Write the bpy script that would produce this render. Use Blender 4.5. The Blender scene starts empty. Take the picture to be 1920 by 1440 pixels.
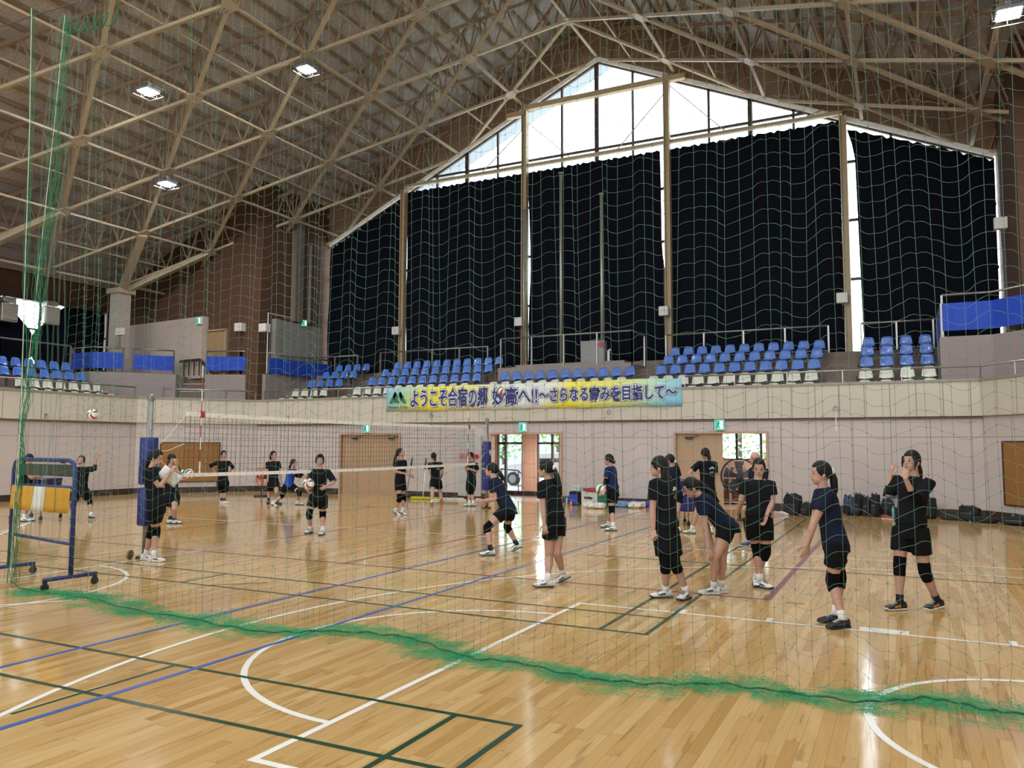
import bpy, math, random
from mathutils import Vector, Matrix, Quaternion
from mathutils.bvhtree import BVHTree

S = bpy.context.scene
COL = S.collection
random.seed(7)
V = Vector
PI = math.pi

# ------------------------------------------------------------------ camera
FPX = 1485.28                       # focal length in pixels of the 1920 x 1440 frame
CAM_P = V((3.25491, -5.85978, 1.73026))
PITCH, ROLL, YAW = 0.07776768, 0.0033846, -0.4610991
cF = V((math.sin(YAW) * math.cos(PITCH), math.cos(YAW) * math.cos(PITCH), math.sin(PITCH)))
_R = V((math.cos(YAW), -math.sin(YAW), 0)); _U = _R.cross(cF)
cR = _R * math.cos(ROLL) + _U * math.sin(ROLL)
cU = _U * math.cos(ROLL) - _R * math.sin(ROLL)
cd = bpy.data.cameras.new('camera')
cd.sensor_fit = 'HORIZONTAL'; cd.sensor_width = 36.0
cd.lens = FPX / 1920 * 36.0
cd.clip_start = 0.05; cd.clip_end = 400
cam = bpy.data.objects.new('camera', cd); COL.objects.link(cam)
cam.matrix_world = Matrix(((cR.x, cU.x, -cF.x, CAM_P.x), (cR.y, cU.y, -cF.y, CAM_P.y), (cR.z, cU.z, -cF.z, CAM_P.z), (0, 0, 0, 1)))
S.camera = cam

# ------------------------------------------------------------------ sky, sun, exposure
W = bpy.data.worlds.new('sky'); S.world = W; W.use_nodes = True
bg = W.node_tree.nodes['Background']
bg.inputs[0].default_value = (0.84, 0.93, 1.0, 1); bg.inputs[1].default_value = 6.0
sun = bpy.data.lights.new('sun', 'SUN'); sun.energy = 12.0; sun.angle = 0.02; sun.color = (1, 0.95, 0.86)
so = bpy.data.objects.new('sun', sun); COL.objects.link(so)
so.rotation_euler = (math.radians(42), 0, math.radians(48))
vs = S.view_settings
vs.view_transform = 'Standard'; vs.look = 'None'; vs.gamma = 1.0; vs.use_curve_mapping = False
vs.exposure = -0.08
LAMP_W = 205.0
cy = S.cycles
cy.max_bounces = 7; cy.diffuse_bounces = 4; cy.glossy_bounces = 3; cy.transmission_bounces = 4; cy.transparent_max_bounces = 12
cy.sample_clamp_indirect = 6.0; cy.caustics_reflective = False; cy.caustics_refractive = False

# ------------------------------------------------------------------ pixel rays (frame 1920 x 1440)
eR = V((math.cos(YAW), -math.sin(YAW), 0)); eF = V((math.sin(YAW), math.cos(YAW), 0)); UP = V((0, 0, 1))
def ray(px, py):
    return cF + cR * ((px - 960) / FPX) - cU * ((py - 720) / FPX)
def at_z(px, py, z):
    d = ray(px, py); return CAM_P + d * ((z - CAM_P.z) / d.z)
def at_y(px, py, y):
    d = ray(px, py); return CAM_P + d * ((y - CAM_P.y) / d.y)
def at_x(px, py, x):
    d = ray(px, py); return CAM_P + d * ((x - CAM_P.x) / d.x)
def at_d(px, py, dep):
    d = ray(px, py); return CAM_P + d * (dep / d.dot(eF))
def depth_of(p): return (V(p) - CAM_P).dot(eF)

# ------------------------------------------------------------------ object helpers
def tag(o, label=None, cat=None, group=None, kind=None):
    if label: o['label'] = label
    if cat: o['category'] = cat
    if group: o['group'] = group
    if kind: o['kind'] = kind
    return o
def empty(name, loc=(0, 0, 0), rz=0.0, label=None, cat=None, group=None, kind=None):
    o = bpy.data.objects.new(name, None); COL.objects.link(o)
    o.location = loc; o.rotation_euler = (0, 0, rz); o.empty_display_size = 0.1
    return tag(o, label, cat, group, kind)

class MB:
    """collects faces, builds ONE mesh object"""
    def __init__(s): s.v = []; s.f = []; s.mi = []; s.m = 0
    def add(s, vs, fs):
        b = len(s.v); s.v.extend(tuple(q) for q in vs)
        for f in fs: s.f.append(tuple(b + i for i in f)); s.mi.append(s.m)
        return s
    def box(s, c, d, M=None):
        x, y, z = d[0] / 2, d[1] / 2, d[2] / 2
        vs = [V((a, b, e)) for a in (-x, x) for b in (-y, y) for e in (-z, z)]
        if M is not None: vs = [M @ q for q in vs]
        c = V(c)
        return s.add([q + c for q in vs], [(0, 1, 3, 2), (4, 6, 7, 5), (0, 4, 5, 1), (2, 3, 7, 6), (0, 2, 6, 4), (1, 5, 7, 3)])
    def span(s, a, b):
        return s.box([(a[i] + b[i]) / 2 for i in range(3)], [abs(b[i] - a[i]) for i in range(3)])
    def beam(s, p, q, w, h, up=UP):
        p, q = V(p), V(q); d = q - p
        if d.length < 1e-6: return s
        d.normalize(); u = V(up)
        if abs(d.dot(u)) > 0.98: u = V((1, 0, 0))
        a = d.cross(u).normalized() * (w / 2); b = a.cross(d).normalized() * (h / 2)
        vs = []
        for e in (p, q): vs += [e - a - b, e + a - b, e + a + b, e - a + b]
        return s.add(vs, [(3, 2, 1, 0), (4, 5, 6, 7), (0, 1, 5, 4), (1, 2, 6, 5), (2, 3, 7, 6), (3, 0, 4, 7)])
    def tube(s, pts, r, n=8, caps=True, closed=False):
        pts = [V(p) for p in pts]; k = len(pts)
        rr = r if isinstance(r, (list, tuple)) else [r] * k
        rings = []; prev = None
        for i in range(k):
            if closed: t = pts[(i + 1) % k] - pts[i - 1]
            else: t = pts[min(i + 1, k - 1)] - pts[max(i - 1, 0)]
            if t.length < 1e-9: t = V((0, 0, 1))
            t.normalize()
            if prev is None:
                a = t.orthogonal().normalized()
            else:
                a = prev - t * prev.dot(t)
                a = a.normalized() if a.length > 1e-6 else t.orthogonal().normalized()
            prev = a; b = t.cross(a)
            rings.append([pts[i] + (a * math.cos(2 * PI * j / n) + b * math.sin(2 * PI * j / n)) * rr[i] for j in range(n)])
        return s.loft(rings, caps, closed)
    def loft(s, rings, caps=True, closed=False):
        n = len(rings[0]); k = len(rings); vs = [q for r in rings for q in r]; fs = []
        for i in range(k if closed else k - 1):
            i2 = (i + 1) % k
            for j in range(n):
                fs.append((i * n + j, i * n + (j + 1) % n, i2 * n + (j + 1) % n, i2 * n + j))
        if caps and not closed:
            fs.append(tuple(range(n - 1, -1, -1))); fs.append(tuple((k - 1) * n + j for j in range(n)))
        return s.add(vs, fs)
    def ell(s, c, ax, n=14, m=9):
        """ellipsoid; ax = three axis vectors scaled by radius"""
        c = V(c); X, Y, Z = (V(a) for a in ax); vs = [c - Z]; fs = []
        for i in range(1, m):
            th = PI * i / m
            for j in range(n):
                ph = 2 * PI * j / n
                vs.append(c + (X * math.cos(ph) + Y * math.sin(ph)) * math.sin(th) - Z * math.cos(th))
        vs.append(c + Z); e = len(vs) - 1
        for j in range(n): fs.append((0, 1 + (j + 1) % n, 1 + j)); fs.append((e, e - n + j, e - n + (j + 1) % n))
        for i in range(m - 2):
            for j in range(n):
                a = 1 + i * n + j; b = 1 + i * n + (j + 1) % n
                fs.append((a, b, b + n, a + n))
        return s.add(vs, fs)
    def sph(s, c, r, n=14, m=9): return s.ell(c, ((r, 0, 0), (0, r, 0), (0, 0, r)), n, m)
    def disc(s, c, axis, r, h, n=20, r2=None):
        c = V(c); t = V(axis).normalized()
        return s.tube([c - t * h / 2, c + t * h / 2], [r, r if r2 is None else r2], n)
    def prism(s, poly, z0, z1):
        n = len(poly); vs = [(p[0], p[1], z0) for p in poly] + [(p[0], p[1], z1) for p in poly]
        fs = [tuple(range(n - 1, -1, -1)), tuple(range(n, 2 * n))] + [(i, (i + 1) % n, n + (i + 1) % n, n + i) for i in range(n)]
        return s.add(vs, fs)
    def build(s, name, mat, parent=None, smooth=False, loc=None):
        me = bpy.data.meshes.new(name); me.from_pydata(s.v, [], s.f); me.validate()
        for m in (mat if isinstance(mat, (list, tuple)) else [mat]): me.materials.append(m)
        if max(s.mi, default=0) and len(me.polygons) == len(s.mi): me.polygons.foreach_set('material_index', s.mi)
        if smooth: me.polygons.foreach_set('use_smooth', [True] * len(me.polygons))
        o = bpy.data.objects.new(name, me); COL.objects.link(o)
        if parent: o.parent = parent
        if loc is not None: o.location = loc
        return o
def bevel(o, w=0.01, n=2):
    m = o.modifiers.new('b', 'BEVEL'); m.width = w; m.segments = n; m.limit_method = 'ANGLE'
    return o
def copy_tree(o, parent=None):
    c = o.copy(); COL.objects.link(c)
    if parent: c.parent = parent
    for ch in list(o.children): copy_tree(ch, c)
    return c

# ------------------------------------------------------------------ materials
def lin(c): return c / 12.92 if c <= 0.04045 else ((c + 0.055) / 1.055) ** 2.4
def rgb(h):
    if isinstance(h, str): h = tuple(int(h[i:i + 2], 16) / 255 for i in (0, 2, 4))
    return tuple(lin(c) for c in h) + (1.0,)
class NT:
    def __init__(s, m): s.t = m.node_tree; s.n = s.t.nodes; s.l = s.t.links
    def new(s, typ, **kw):
        o = s.n.new(typ)
        for k, v in kw.items(): setattr(o, k, v)
        return o
    def put(s, sock, v):
        if isinstance(v, bpy.types.NodeSocket): s.l.new(v, sock)
        else: sock.default_value = v
    def math(s, op, a, b=0.0, c=None):
        o = s.new('ShaderNodeMath', operation=op); s.put(o.inputs[0], a); s.put(o.inputs[1], b)
        if c is not None: s.put(o.inputs[2], c)
        return o.outputs[0]
    def mix(s, f, a, b, typ='MIX'):
        o = s.new('ShaderNodeMix', data_type='RGBA', blend_type=typ)
        s.put(o.inputs[0], f); s.put(o.inputs[6], a); s.put(o.inputs[7], b); return o.outputs[2]
    def ramp(s, f, stops):
        o = s.new('ShaderNodeValToRGB'); e = o.color_ramp.elements
        while len(e) < len(stops): e.new(0.5)
        for i, (p, c) in enumerate(stops): e[i].position = p; e[i].color = c
        s.put(o.inputs[0], f); return o.outputs[0]
    def obj(s):
        return s.new('ShaderNodeTexCoord').outputs['Object']
    def xyz(s, v):
        o = s.new('ShaderNodeSeparateXYZ'); s.put(o.inputs[0], v); return o.outputs
    def comb(s, x, y, z):
        o = s.new('ShaderNodeCombineXYZ')
        for i, q in enumerate((x, y, z)): s.put(o.inputs[i], q)
        return o.outputs[0]
    def noise(s, vec, scale, detail=3.0, rough=0.5, out=0):
        o = s.new('ShaderNodeTexNoise'); s.put(o.inputs['Vector'], vec); o.inputs['Scale'].default_value = scale
        o.inputs['Detail'].default_value = detail; o.inputs['Roughness'].default_value = rough; return o.outputs[out]
MATS = {}
def mat(name, col, rough=0.6, metal=0.0, spec=0.5, var=0.0, vscale=4.0, bump=0.0, coat=0.0, emit=None, estr=1.0):
    if name in MATS: return MATS[name]
    m = bpy.data.materials.new(name); m.use_nodes = True; t = NT(m); b = t.n['Principled BSDF']
    c = rgb(col)
    b.inputs['Base Color'].default_value = c; b.inputs['Roughness'].default_value = rough; b.inputs['Metallic'].default_value = metal
    b.inputs['Specular IOR Level'].default_value = spec; b.inputs['Coat Weight'].default_value = coat
    if var > 0 or bump > 0:
        nz = t.noise(t.obj(), vscale, 4.0)
        if var > 0:
            dk = tuple(x * (1 - var) for x in c[:3]) + (1,); lt = tuple(min(1, x * (1 + var)) for x in c[:3]) + (1,)
            t.l.new(t.ramp(nz, [(0.3, dk), (0.7, lt)]), b.inputs['Base Color'])
        if bump > 0:
            bp = t.new('ShaderNodeBump'); bp.inputs['Strength'].default_value = bump; bp.inputs['Distance'].default_value = 0.02
            t.l.new(nz, bp.inputs['Height']); t.l.new(bp.outputs[0], b.inputs['Normal'])
    if emit:
        b.inputs['Emission Color'].default_value = rgb(emit); b.inputs['Emission Strength'].default_value = estr
    MATS[name] = m; return m
def glass(name='window_glass', tint=(0.93, 0.97, 1, 1)):
    if name in MATS: return MATS[name]
    m = bpy.data.materials.new(name); m.use_nodes = True; t = NT(m); t.n.remove(t.n['Principled BSDF'])
    tr = t.new('ShaderNodeBsdfTransparent'); tr.inputs[0].default_value = tint
    gl = t.new('ShaderNodeBsdfGlossy'); gl.inputs['Roughness'].default_value = 0.03
    mx = t.new('ShaderNodeMixShader'); mx.inputs[0].default_value = 0.07
    t.l.new(tr.outputs[0], mx.inputs[1]); t.l.new(gl.outputs[0], mx.inputs[2]); t.l.new(mx.outputs[0], t.n['Material Output'].inputs[0])
    MATS[name] = m; return m
def panel_mat(name, col, pitch, zseam, seam, w=0.012, var=0.05, rough=0.6):
    """wall boards: vertical seams every `pitch` m along the wall's own x, one level seam at zseam"""
    m = bpy.data.materials.new(name); m.use_nodes = True; t = NT(m); b = t.n['Principled BSDF']
    x, y, z = t.xyz(t.obj())[:3]
    fx = t.math('FRACT', t.math('DIVIDE', x, pitch)); s1 = t.math('LESS_THAN', fx, w / pitch)
    if zseam: s1 = t.math('MAXIMUM', s1, t.math('LESS_THAN', t.math('ABSOLUTE', t.math('SUBTRACT', z, zseam)), w / 2))
    c = rgb(col); nz = t.noise(t.obj(), 1.3, 5.0)
    base = t.ramp(nz, [(0.3, tuple(q * (1 - var) for q in c[:3]) + (1,)), (0.7, tuple(q * (1 + var) for q in c[:3]) + (1,))])
    t.l.new(t.mix(s1, base, rgb(seam)), b.inputs['Base Color']); b.inputs['Roughness'].default_value = rough
    b.inputs['Specular IOR Level'].default_value = 0.25
    return m
def floor_mat():
    m = bpy.data.materials.new('maple_strip_floor'); m.use_nodes = True; t = NT(m); b = t.n['Principled BSDF']
    x, y, z = t.xyz(t.obj())[:3]
    pw, pl = 0.08, 1.15
    rx = t.math('DIVIDE', x, pw); row = t.math('FLOOR', rx)
    wn = t.new('ShaderNodeTexWhiteNoise', noise_dimensions='1D'); t.put(wn.inputs['W'], row)
    ry = t.math('ADD', t.math('DIVIDE', y, pl), t.math('MULTIPLY', wn.outputs[0], 7.3)); colm = t.math('FLOOR', ry)
    w2 = t.new('ShaderNodeTexWhiteNoise', noise_dimensions='2D'); t.put(w2.inputs['Vector'], t.comb(row, colm, 0.0))
    rnd = w2.outputs[0]; sep = t.new('ShaderNodeSeparateColor'); t.put(sep.inputs[0], w2.outputs[1])
    off = t.math('MULTIPLY', sep.outputs[1], 40.0)
    g1 = t.noise(t.comb(t.math('ADD', t.math('MULTIPLY', x, 13.0), off), t.math('ADD', t.math('MULTIPLY', y, 1.0), off), off), 1.6, 4.0, 0.6)
    g2 = t.noise(t.comb(t.math('ADD', t.math('MULTIPLY', x, 60.0), off), t.math('MULTIPLY', y, 2.5), off), 1.0, 3.0, 0.6)
    base = t.ramp(rnd, [(0.0, rgb('ba955b')), (0.3, rgb('c6a269')), (0.75, rgb('cdab74')), (1.0, rgb('d5b680'))])
    heart = t.ramp(g1, [(0.0, (0, 0, 0, 1)), (0.56, (0, 0, 0, 1)), (0.63, (1, 1, 1, 1)), (1.0, (1, 1, 1, 1))])
    has = t.math('MULTIPLY', heart, t.math('GREATER_THAN', sep.outputs[2], 0.3))
    c1 = t.mix(t.math('MULTIPLY', has, 0.42), base, rgb('876034'))
    c2 = t.mix(0.22, c1, t.ramp(g2, [(0.3, rgb('a88555')), (0.7, rgb('f0dab2'))]), 'MULTIPLY')
    ex = t.math('LESS_THAN', t.math('FRACT', rx), 0.025); ey = t.math('LESS_THAN', t.math('FRACT', ry), 0.003)
    edge = t.math('MAXIMUM', ex, ey)
    t.l.new(t.mix(t.math('MULTIPLY', edge, 0.55), c2, rgb('6a4a2a')), b.inputs['Base Color'])
    b.inputs['Roughness'].default_value = 0.105; b.inputs['Specular IOR Level'].default_value = 0.5
    wv = t.noise(t.comb(t.math('MULTIPLY', x, 6.0), t.math('MULTIPLY', y, 1.0), 0.0), 1.0, 2.0)
    bp = t.new('ShaderNodeBump'); bp.inputs['Strength'].default_value = 0.06; bp.inputs['Distance'].default_value = 0.02
    t.put(bp.inputs['Height'], t.math('ADD', wv, t.math('MULTIPLY', rnd, 0.12))); t.l.new(bp.outputs[0], b.inputs['Normal'])
    return m
def ceil_mat():
    m = bpy.data.materials.new('wood_wool_board'); m.use_nodes = True; t = NT(m); b = t.n['Principled BSDF']
    o = t.obj(); n1 = t.noise(o, 1.2, 5.0, 0.65); n2 = t.noise(o, 14.0, 3.0, 0.6)
    c = t.mix(0.35, t.ramp(n1, [(0.3, rgb('a6a4a3')), (0.7, rgb('c6c4c3'))]), t.ramp(n2, [(0.35, rgb('828080')), (0.65, rgb('d2d0d0'))]))
    t.l.new(c, b.inputs['Base Color']); b.inputs['Roughness'].default_value = 0.95; b.inputs['Specular IOR Level'].default_value = 0.1
    return m
# ------------------------------------------------------------------ the hall: shared measures
XC, SL = -7.1, 0.457                      # ridge line, roof pitch
def zl(x): return 16.9 - SL * abs(x - XC)  # lower chord layer
def zc(x): return 18.62 - SL * abs(x - XC) # ceiling boards
m_floor = floor_mat()
m_wall = panel_mat('pale_wall_board', 'b9aea9', 0.9, 1.98, '6f6258')
m_bal = panel_mat('balcony_board', 'bab3a3', 0.6, 0, '857a6c', 0.02)
m_brown = mat('brown_wall', '523522', 0.8, var=0.08, vscale=0.6)
m_tanwall = mat('tan_gable_wall', '8f7862', 0.85, var=0.04, vscale=0.5)
m_steel = mat('tan_painted_steel', 'ab9a7f', 0.5, var=0.04, vscale=2)
m_steel2 = mat('brown_painted_steel', '94806a', 0.55)
m_conc = mat('grey_mauve_paint', '8f817d', 0.75, var=0.04, vscale=1.0)
m_pale = mat('pale_plaster', 'b9a79c', 0.8, var=0.03)
m_rail = mat('brushed_rail', '9a948c', 0.35, 0.7)
m_dark = mat('dark_brown_frame', '3a2a22', 0.5)
m_base = mat('dark_baseboard', '33241c', 0.55)
m_white = mat('white_paint', 'e6e4de', 0.5)
m_black = mat('black_plastic', '17171a', 0.5)
m_blue = mat('banner_blue', '1840a8', 0.7)
m_glass = glass()

def wall(name, p0, p1, z0, z1, th, m, holes=(), parent=None):
    """upright slab from p0 to p1, thickness to the left of that direction, with rectangular holes (x0,x1,z0,z1)"""
    d = V((p1[0] - p0[0], p1[1] - p0[1], 0)); L = d.length
    xs = sorted({0.0, L} | {h[0] for h in holes} | {h[1] for h in holes}); zs = sorted({z0, z1} | {h[2] for h in holes} | {h[3] for h in holes})
    b = MB()
    for i in range(len(xs) - 1):
        for j in range(len(zs) - 1):
            mx, mz = (xs[i] + xs[i + 1]) / 2, (zs[j] + zs[j + 1]) / 2
            if any(h[0] < mx < h[1] and h[2] < mz < h[3] for h in holes): continue
            b.span((xs[i], 0, zs[j]), (xs[i + 1], th, zs[j + 1]))
    o = b.build(name, m, parent)
    o.location = (p0[0], p0[1], 0); o.rotation_euler = (0, 0, math.atan2(d.y, d.x))
    o['kind'] = 'structure'; return o
def xz(poly, y0, y1, name, m, kind='structure'):
    b = MB(); n = len(poly)
    vs = [(p[0], y0, p[1]) for p in poly] + [(p[0], y1, p[1]) for p in poly]
    b.add(vs, [tuple(range(n)), tuple(range(2 * n - 1, n - 1, -1))] + [((i + 1) % n, i, n + i, n + (i + 1) % n) for i in range(n)])
    o = b.build(name, m); o['kind'] = kind; return o

# floor
fl = MB().span((-29, -22.5, -0.12), (15, 16.75, 0.0)).build('floor', m_floor); fl['kind'] = 'structure'
# lower walls round the court
PATH = [(-21.1, -22), (-21.1, 13.3), (-18.7, 16.7), (4.95, 16.7), (7.35, 13.3), (7.35, -22)]
D1, D2, D3 = (-8.71, -6.26), (-2.70, -0.17), (-14.72, -12.21)
hb = [(a + 18.7, b + 18.7, 0.0, 2.13) for a, b in (D1, D2, D3)]
wall('wall_left', PATH[0], PATH[1], 0, 2.5, 0.2, m_wall)
wall('wall_back_left', PATH[1], PATH[2], 0, 2.5, 0.2, m_wall)
wall('wall_back', PATH[2], PATH[3], 0, 2.5, 0.2, m_wall, hb)
wall('wall_back_right', PATH[3], PATH[4], 0, 2.5, 0.2, m_wall)
wall('wall_right', PATH[4], PATH[5], 0, 2.5, 0.2, m_wall)
wall('wall_front', (7.35, -22), (-21.1, -22), 0, 4.6, 0.2, m_wall)
def strip(name, p0, p1, z0, z1, off0, off1, m, gaps=()):
    d = V((p1[0] - p0[0], p1[1] - p0[1], 0)); L = d.length; d.normalize(); n = V((-d.y, d.x, 0))
    b = MB(); cur = 0
    for g in list(gaps) + [(L, L)]:
        if g[0] > cur: b.span((cur, off0, z0), (g[0], off1, z1))
        cur = g[1]
    o = b.build(name, m); o.location = (p0[0], p0[1], 0); o.rotation_euler = (0, 0, math.atan2(d.y, d.x)); o['kind'] = 'structure'; return o
for nm, i, g in (('left', 0, ()), ('back_left', 1, ()), ('back', 2, [(h[0] - 0.06, h[1] + 0.06) for h in sorted(hb)]), ('back_right', 3, ()), ('right', 4, ())):
    strip('baseboard_' + nm, PATH[i], PATH[i + 1], 0.0, 0.2, -0.025, 0.0, m_base, g)
# balcony front: board face and coping, one piece per stretch
for nm, i in (('left', 0), ('back_left', 1), ('back', 2), ('back_right', 3), ('right', 4)):
    strip('balcony_wall_' + nm, PATH[i], PATH[i + 1], 2.5, 3.36, -0.1, 0.06, m_bal)
    strip('trim_' + nm, PATH[i], PATH[i + 1], 3.36, 3.42, -0.13, 0.12, mat('coping_metal', '8c8478', 0.45))
# gallery slab and tiers
g = MB()
g.span((-28.7, 16.7, 2.42), (14.5, 22.4, 2.6)); g.span((-28.7, -22, 2.42), (-21.1, 16.7, 2.6)); g.span((7.35, -22, 2.42), (14.5, 16.7, 2.6))
g.prism([(-21.1, 13.4), (-18.8, 16.7), (-21.1, 16.7)], 2.42, 2.6); g.prism([(7.35, 13.4), (7.35, 16.7), (5.05, 16.7)], 2.42, 2.6)
g.build('gallery_floor', m_conc)['kind'] = 'structure'
ROWY = [17.5, 18.3, 19.2, 20.1, 20.95]; ROWZ = [2.8, 3.2, 3.62, 4.03, 4.40]
t = MB()
for k in range(5):
    t.span((-20.2, ROWY[k] - 0.42, 2.6 if k == 0 else ROWZ[k - 1] - 0.05), (4.14, 21.3, ROWZ[k]))
t.span((-20.2, 21.28, 4.2), (6.05, 22.4, 4.75))
for xa, xb in ((1.15, 2.0), (-16.2, -15.35), (-10.25, -9.75), (-4.55, -4.0)):     # aisle half steps
    for k in range(4): t.span((xa, ROWY[k + 1] - 0.62, ROWZ[k]), (xb, ROWY[k + 1] - 0.42, ROWZ[k] + 0.2))
t.build('gallery_steps', mat('tier_brown_grey', '75655c', 0.75, var=0.05))['kind'] = 'structure'
LROWX = [-22.0, -22.8, -23.7, -24.6]
t = MB()
for k in range(4): t.span((-28.7, -22, 2.6), (LROWX[k] + 0.42, 14.2, ROWZ[k]))
t.build('gallery_steps', MATS['tier_brown_grey'])['kind'] = 'structure'
# raised booth in the middle of the tiers
bo = MB().span((-10.05, 19.75, 3.6), (-5.0, 21.3, 4.55)); bo.span((-9.6, 20.3, 4.5), (-5.4, 22.2, 4.7))
bo.build('gallery_booth_wall', m_conc)['kind'] = 'structure'

# upper shell: gable wall round the big window, notched corners, side walls
xz([(-20.2, zl(-20.2)), (XC, zl(XC)), (XC, zc(XC)), (-20.2, zc(-20.2))], 22.4, 22.75, 'wall_gable_left', m_tanwall)
xz([(XC, zl(XC)), (6.05, zl(6.05)), (6.05, zc(6.05)), (XC, zc(XC))], 22.4, 22.75, 'wall_gable_right', m_tanwall)
xz([(-20.2, 2.4), (6.05, 2.4), (6.05, 4.75), (-20.2, 4.75)], 22.4, 22.75, 'wall_gable_sill', m_conc)
xz([(-20.5, 2.4), (-20.2, 2.4), (-20.2, zc(-20.2)), (-20.5, zc(-20.5))], 18.2, 22.75, 'wall_notch_left', m_brown)
xz([(6.05, 2.4), (6.35, 2.4), (6.35, zc(6.35)), (6.05, zc(6.05))], 18.0, 22.75, 'wall_notch_right', m_brown)
xz([(-28.7, 2.4), (-20.5, 2.4), (-20.5, zc(-20.5)), (-28.7, zc(-28.7))], 18.2, 18.5, 'wall_corner_left', m_brown)
xz([(6.35, 2.4), (14.5, 2.4), (14.5, zc(14.5)), (6.35, zc(6.35))], 18.0, 18.3, 'wall_corner_right', m_brown)
wall('wall_upper_left', (-28.7, -22), (-28.7, 18.2), 2.4, 8.75, 0.3, m_brown, [(30.0, 39.6, 5.0, 7.62)])
wall('wall_upper_right', (14.5, 18.3), (14.5, -22), 2.4, 8.75, 0.3, m_brown, [(4.0, 34.0, 5.0, 7.6)])
# the opposite gable behind the camera, its open clerestory added for fill daylight
xz([(-28.7, 4.6), (14.5, 4.6), (14.5, zc(14.5)), (10.0, zc(10.0)), (10.0, 6.0), (-24.2, 6.0), (-24.2, zc(-24.2)), (-28.7, zc(-28.7))], -22.2, -22.0, 'wall_front_gable', m_tanwall)
# ceiling boards
c = MB()
for x0, x1 in ((-29.2, XC), (XC, 15.0)):
    c.add([(x0, -22.3, zc(x0)), (x1, -22.3, zc(x1)), (x1, 22.75, zc(x1)), (x0, 22.75, zc(x0)), (x0, -22.3, zc(x0) + .25), (x1, -22.3, zc(x1) + .25), (x1, 22.75, zc(x1) + .25), (x0, 22.75, zc(x0) + .25)],
          [(0, 3, 2, 1), (4, 5, 6, 7), (0, 1, 5, 4), (1, 2, 6, 5), (2, 3, 7, 6), (3, 0, 4, 7)])
ce = c.build('ceiling', ceil_mat()); ce['kind'] = 'structure'
for s in (-1, 1):
    for k in range(1, 35):
        x = XC + s * (0.2 + 0.625 * k)
        b = MB(); b.beam((x, -22, zc(x) - 0.07), (x, 22.4, zc(x) - 0.07), 0.07, 0.13)
        b.build('purlin', mat('purlin_tan', '8f7d66', .6), ce)
# eave outside the gable
m_eave = mat('eave_pale_blue', 'a9b6c4', 0.8)
e = MB()
for s in (-1, 1):
    x0, x1 = XC, XC + s * 22
    zz = lambda x: 17.75 - SL * abs(x - XC)
    e.add([(x0, 22.75, zz(x0)), (x1, 22.75, zz(x1)), (x1, 24.9, zz(x1)), (x0, 24.9, zz(x0)), (x0, 22.75, zz(x0) + .3), (x1, 22.75, zz(x1) + .3), (x1, 24.9, zz(x1) + .3), (x0, 24.9, zz(x0) + .3)],
          [(0, 1, 2, 3), (4, 5, 6, 7), (0, 1, 5, 4), (1, 2, 6, 5), (2, 3, 7, 6), (3, 0, 4, 7)])
e.build('roof_eave', m_eave)['kind'] = 'structure'
# ground outside
MB().span((-120, 22.8, -0.3), (120, 140, -0.12)).build('ground', mat('outside_paving', 'cfcac0', 0.9))['kind'] = 'structure'
MB().span((-15, 16.9, -0.2), (15, 22.8, -0.003)).build('ground_lobby', mat('lobby_floor', 'b89a8c', 0.25))['kind'] = 'structure'

# gable window: one window per bay
COLX = [-15.9, -10.1, -4.3, 1.68]
edges = [-20.15] + COLX + [6.0]
for i in range(5):
    a, b_ = edges[i], edges[i + 1]
    w = empty('window_%d' % (i + 1), ((a + b_) / 2, 22.5, 4.75), kind='structure')
    def P(x, y, z): return (x - (a + b_) / 2, y - 22.5, z - 4.75)
    f = MB(); n = 4 if 0 < i < 4 else 3
    step = 1.4625 * (1 if 0 < i < 4 else 0.98)
    xs = [a + step * k for k in range(1, n)] if i else [b_ - step * k for k in range(1, n)]
    for k, x in enumerate(xs):
        wd = 0.16 if (0 < i < 4 and k == 1) else 0.08
        if zl(x) > 4.8: f.beam(P(x, 22.5, 4.75), P(x, 22.5, zl(x)), wd, 0.1, (0, 1, 0))
    for z in (7.3, 9.3, 11.3, 13.25):
        xa, xb = a, b_
        lim = (16.9 - z) / SL
        xa, xb = max(xa, XC - lim), min(xb, XC + lim)
        if xb - xa > 0.3: f.beam(P(xa, 22.5, z), P(xb, 22.5, z), 0.09, 0.09)
    pts = [a, XC, b_] if a < XC < b_ else [a, b_]
    for x0, x1 in zip(pts, pts[1:]): f.beam(P(x0, 22.5, zl(x0) - 0.2), P(x1, 22.5, zl(x1) - 0.2), 0.1, 0.06)
    f.build('window_frame', m_dark, w)
    tr = MB()
    for x0, x1 in zip(pts, pts[1:]): tr.beam(P(x0, 22.42, zl(x0) - 0.08), P(x1, 22.42, zl(x1) - 0.08), 0.14, 0.16)
    tr.build('window_trim', m_white, w)
    gp = MB(); vs = [P(a, 22.54, 4.75), P(b_, 22.54, 4.75)] + [P(x, 22.54, zl(x)) for x in reversed(pts)]
    gp.add(vs, [tuple(range(len(vs)))]); gp.build('window_pane', m_glass, w)
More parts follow.
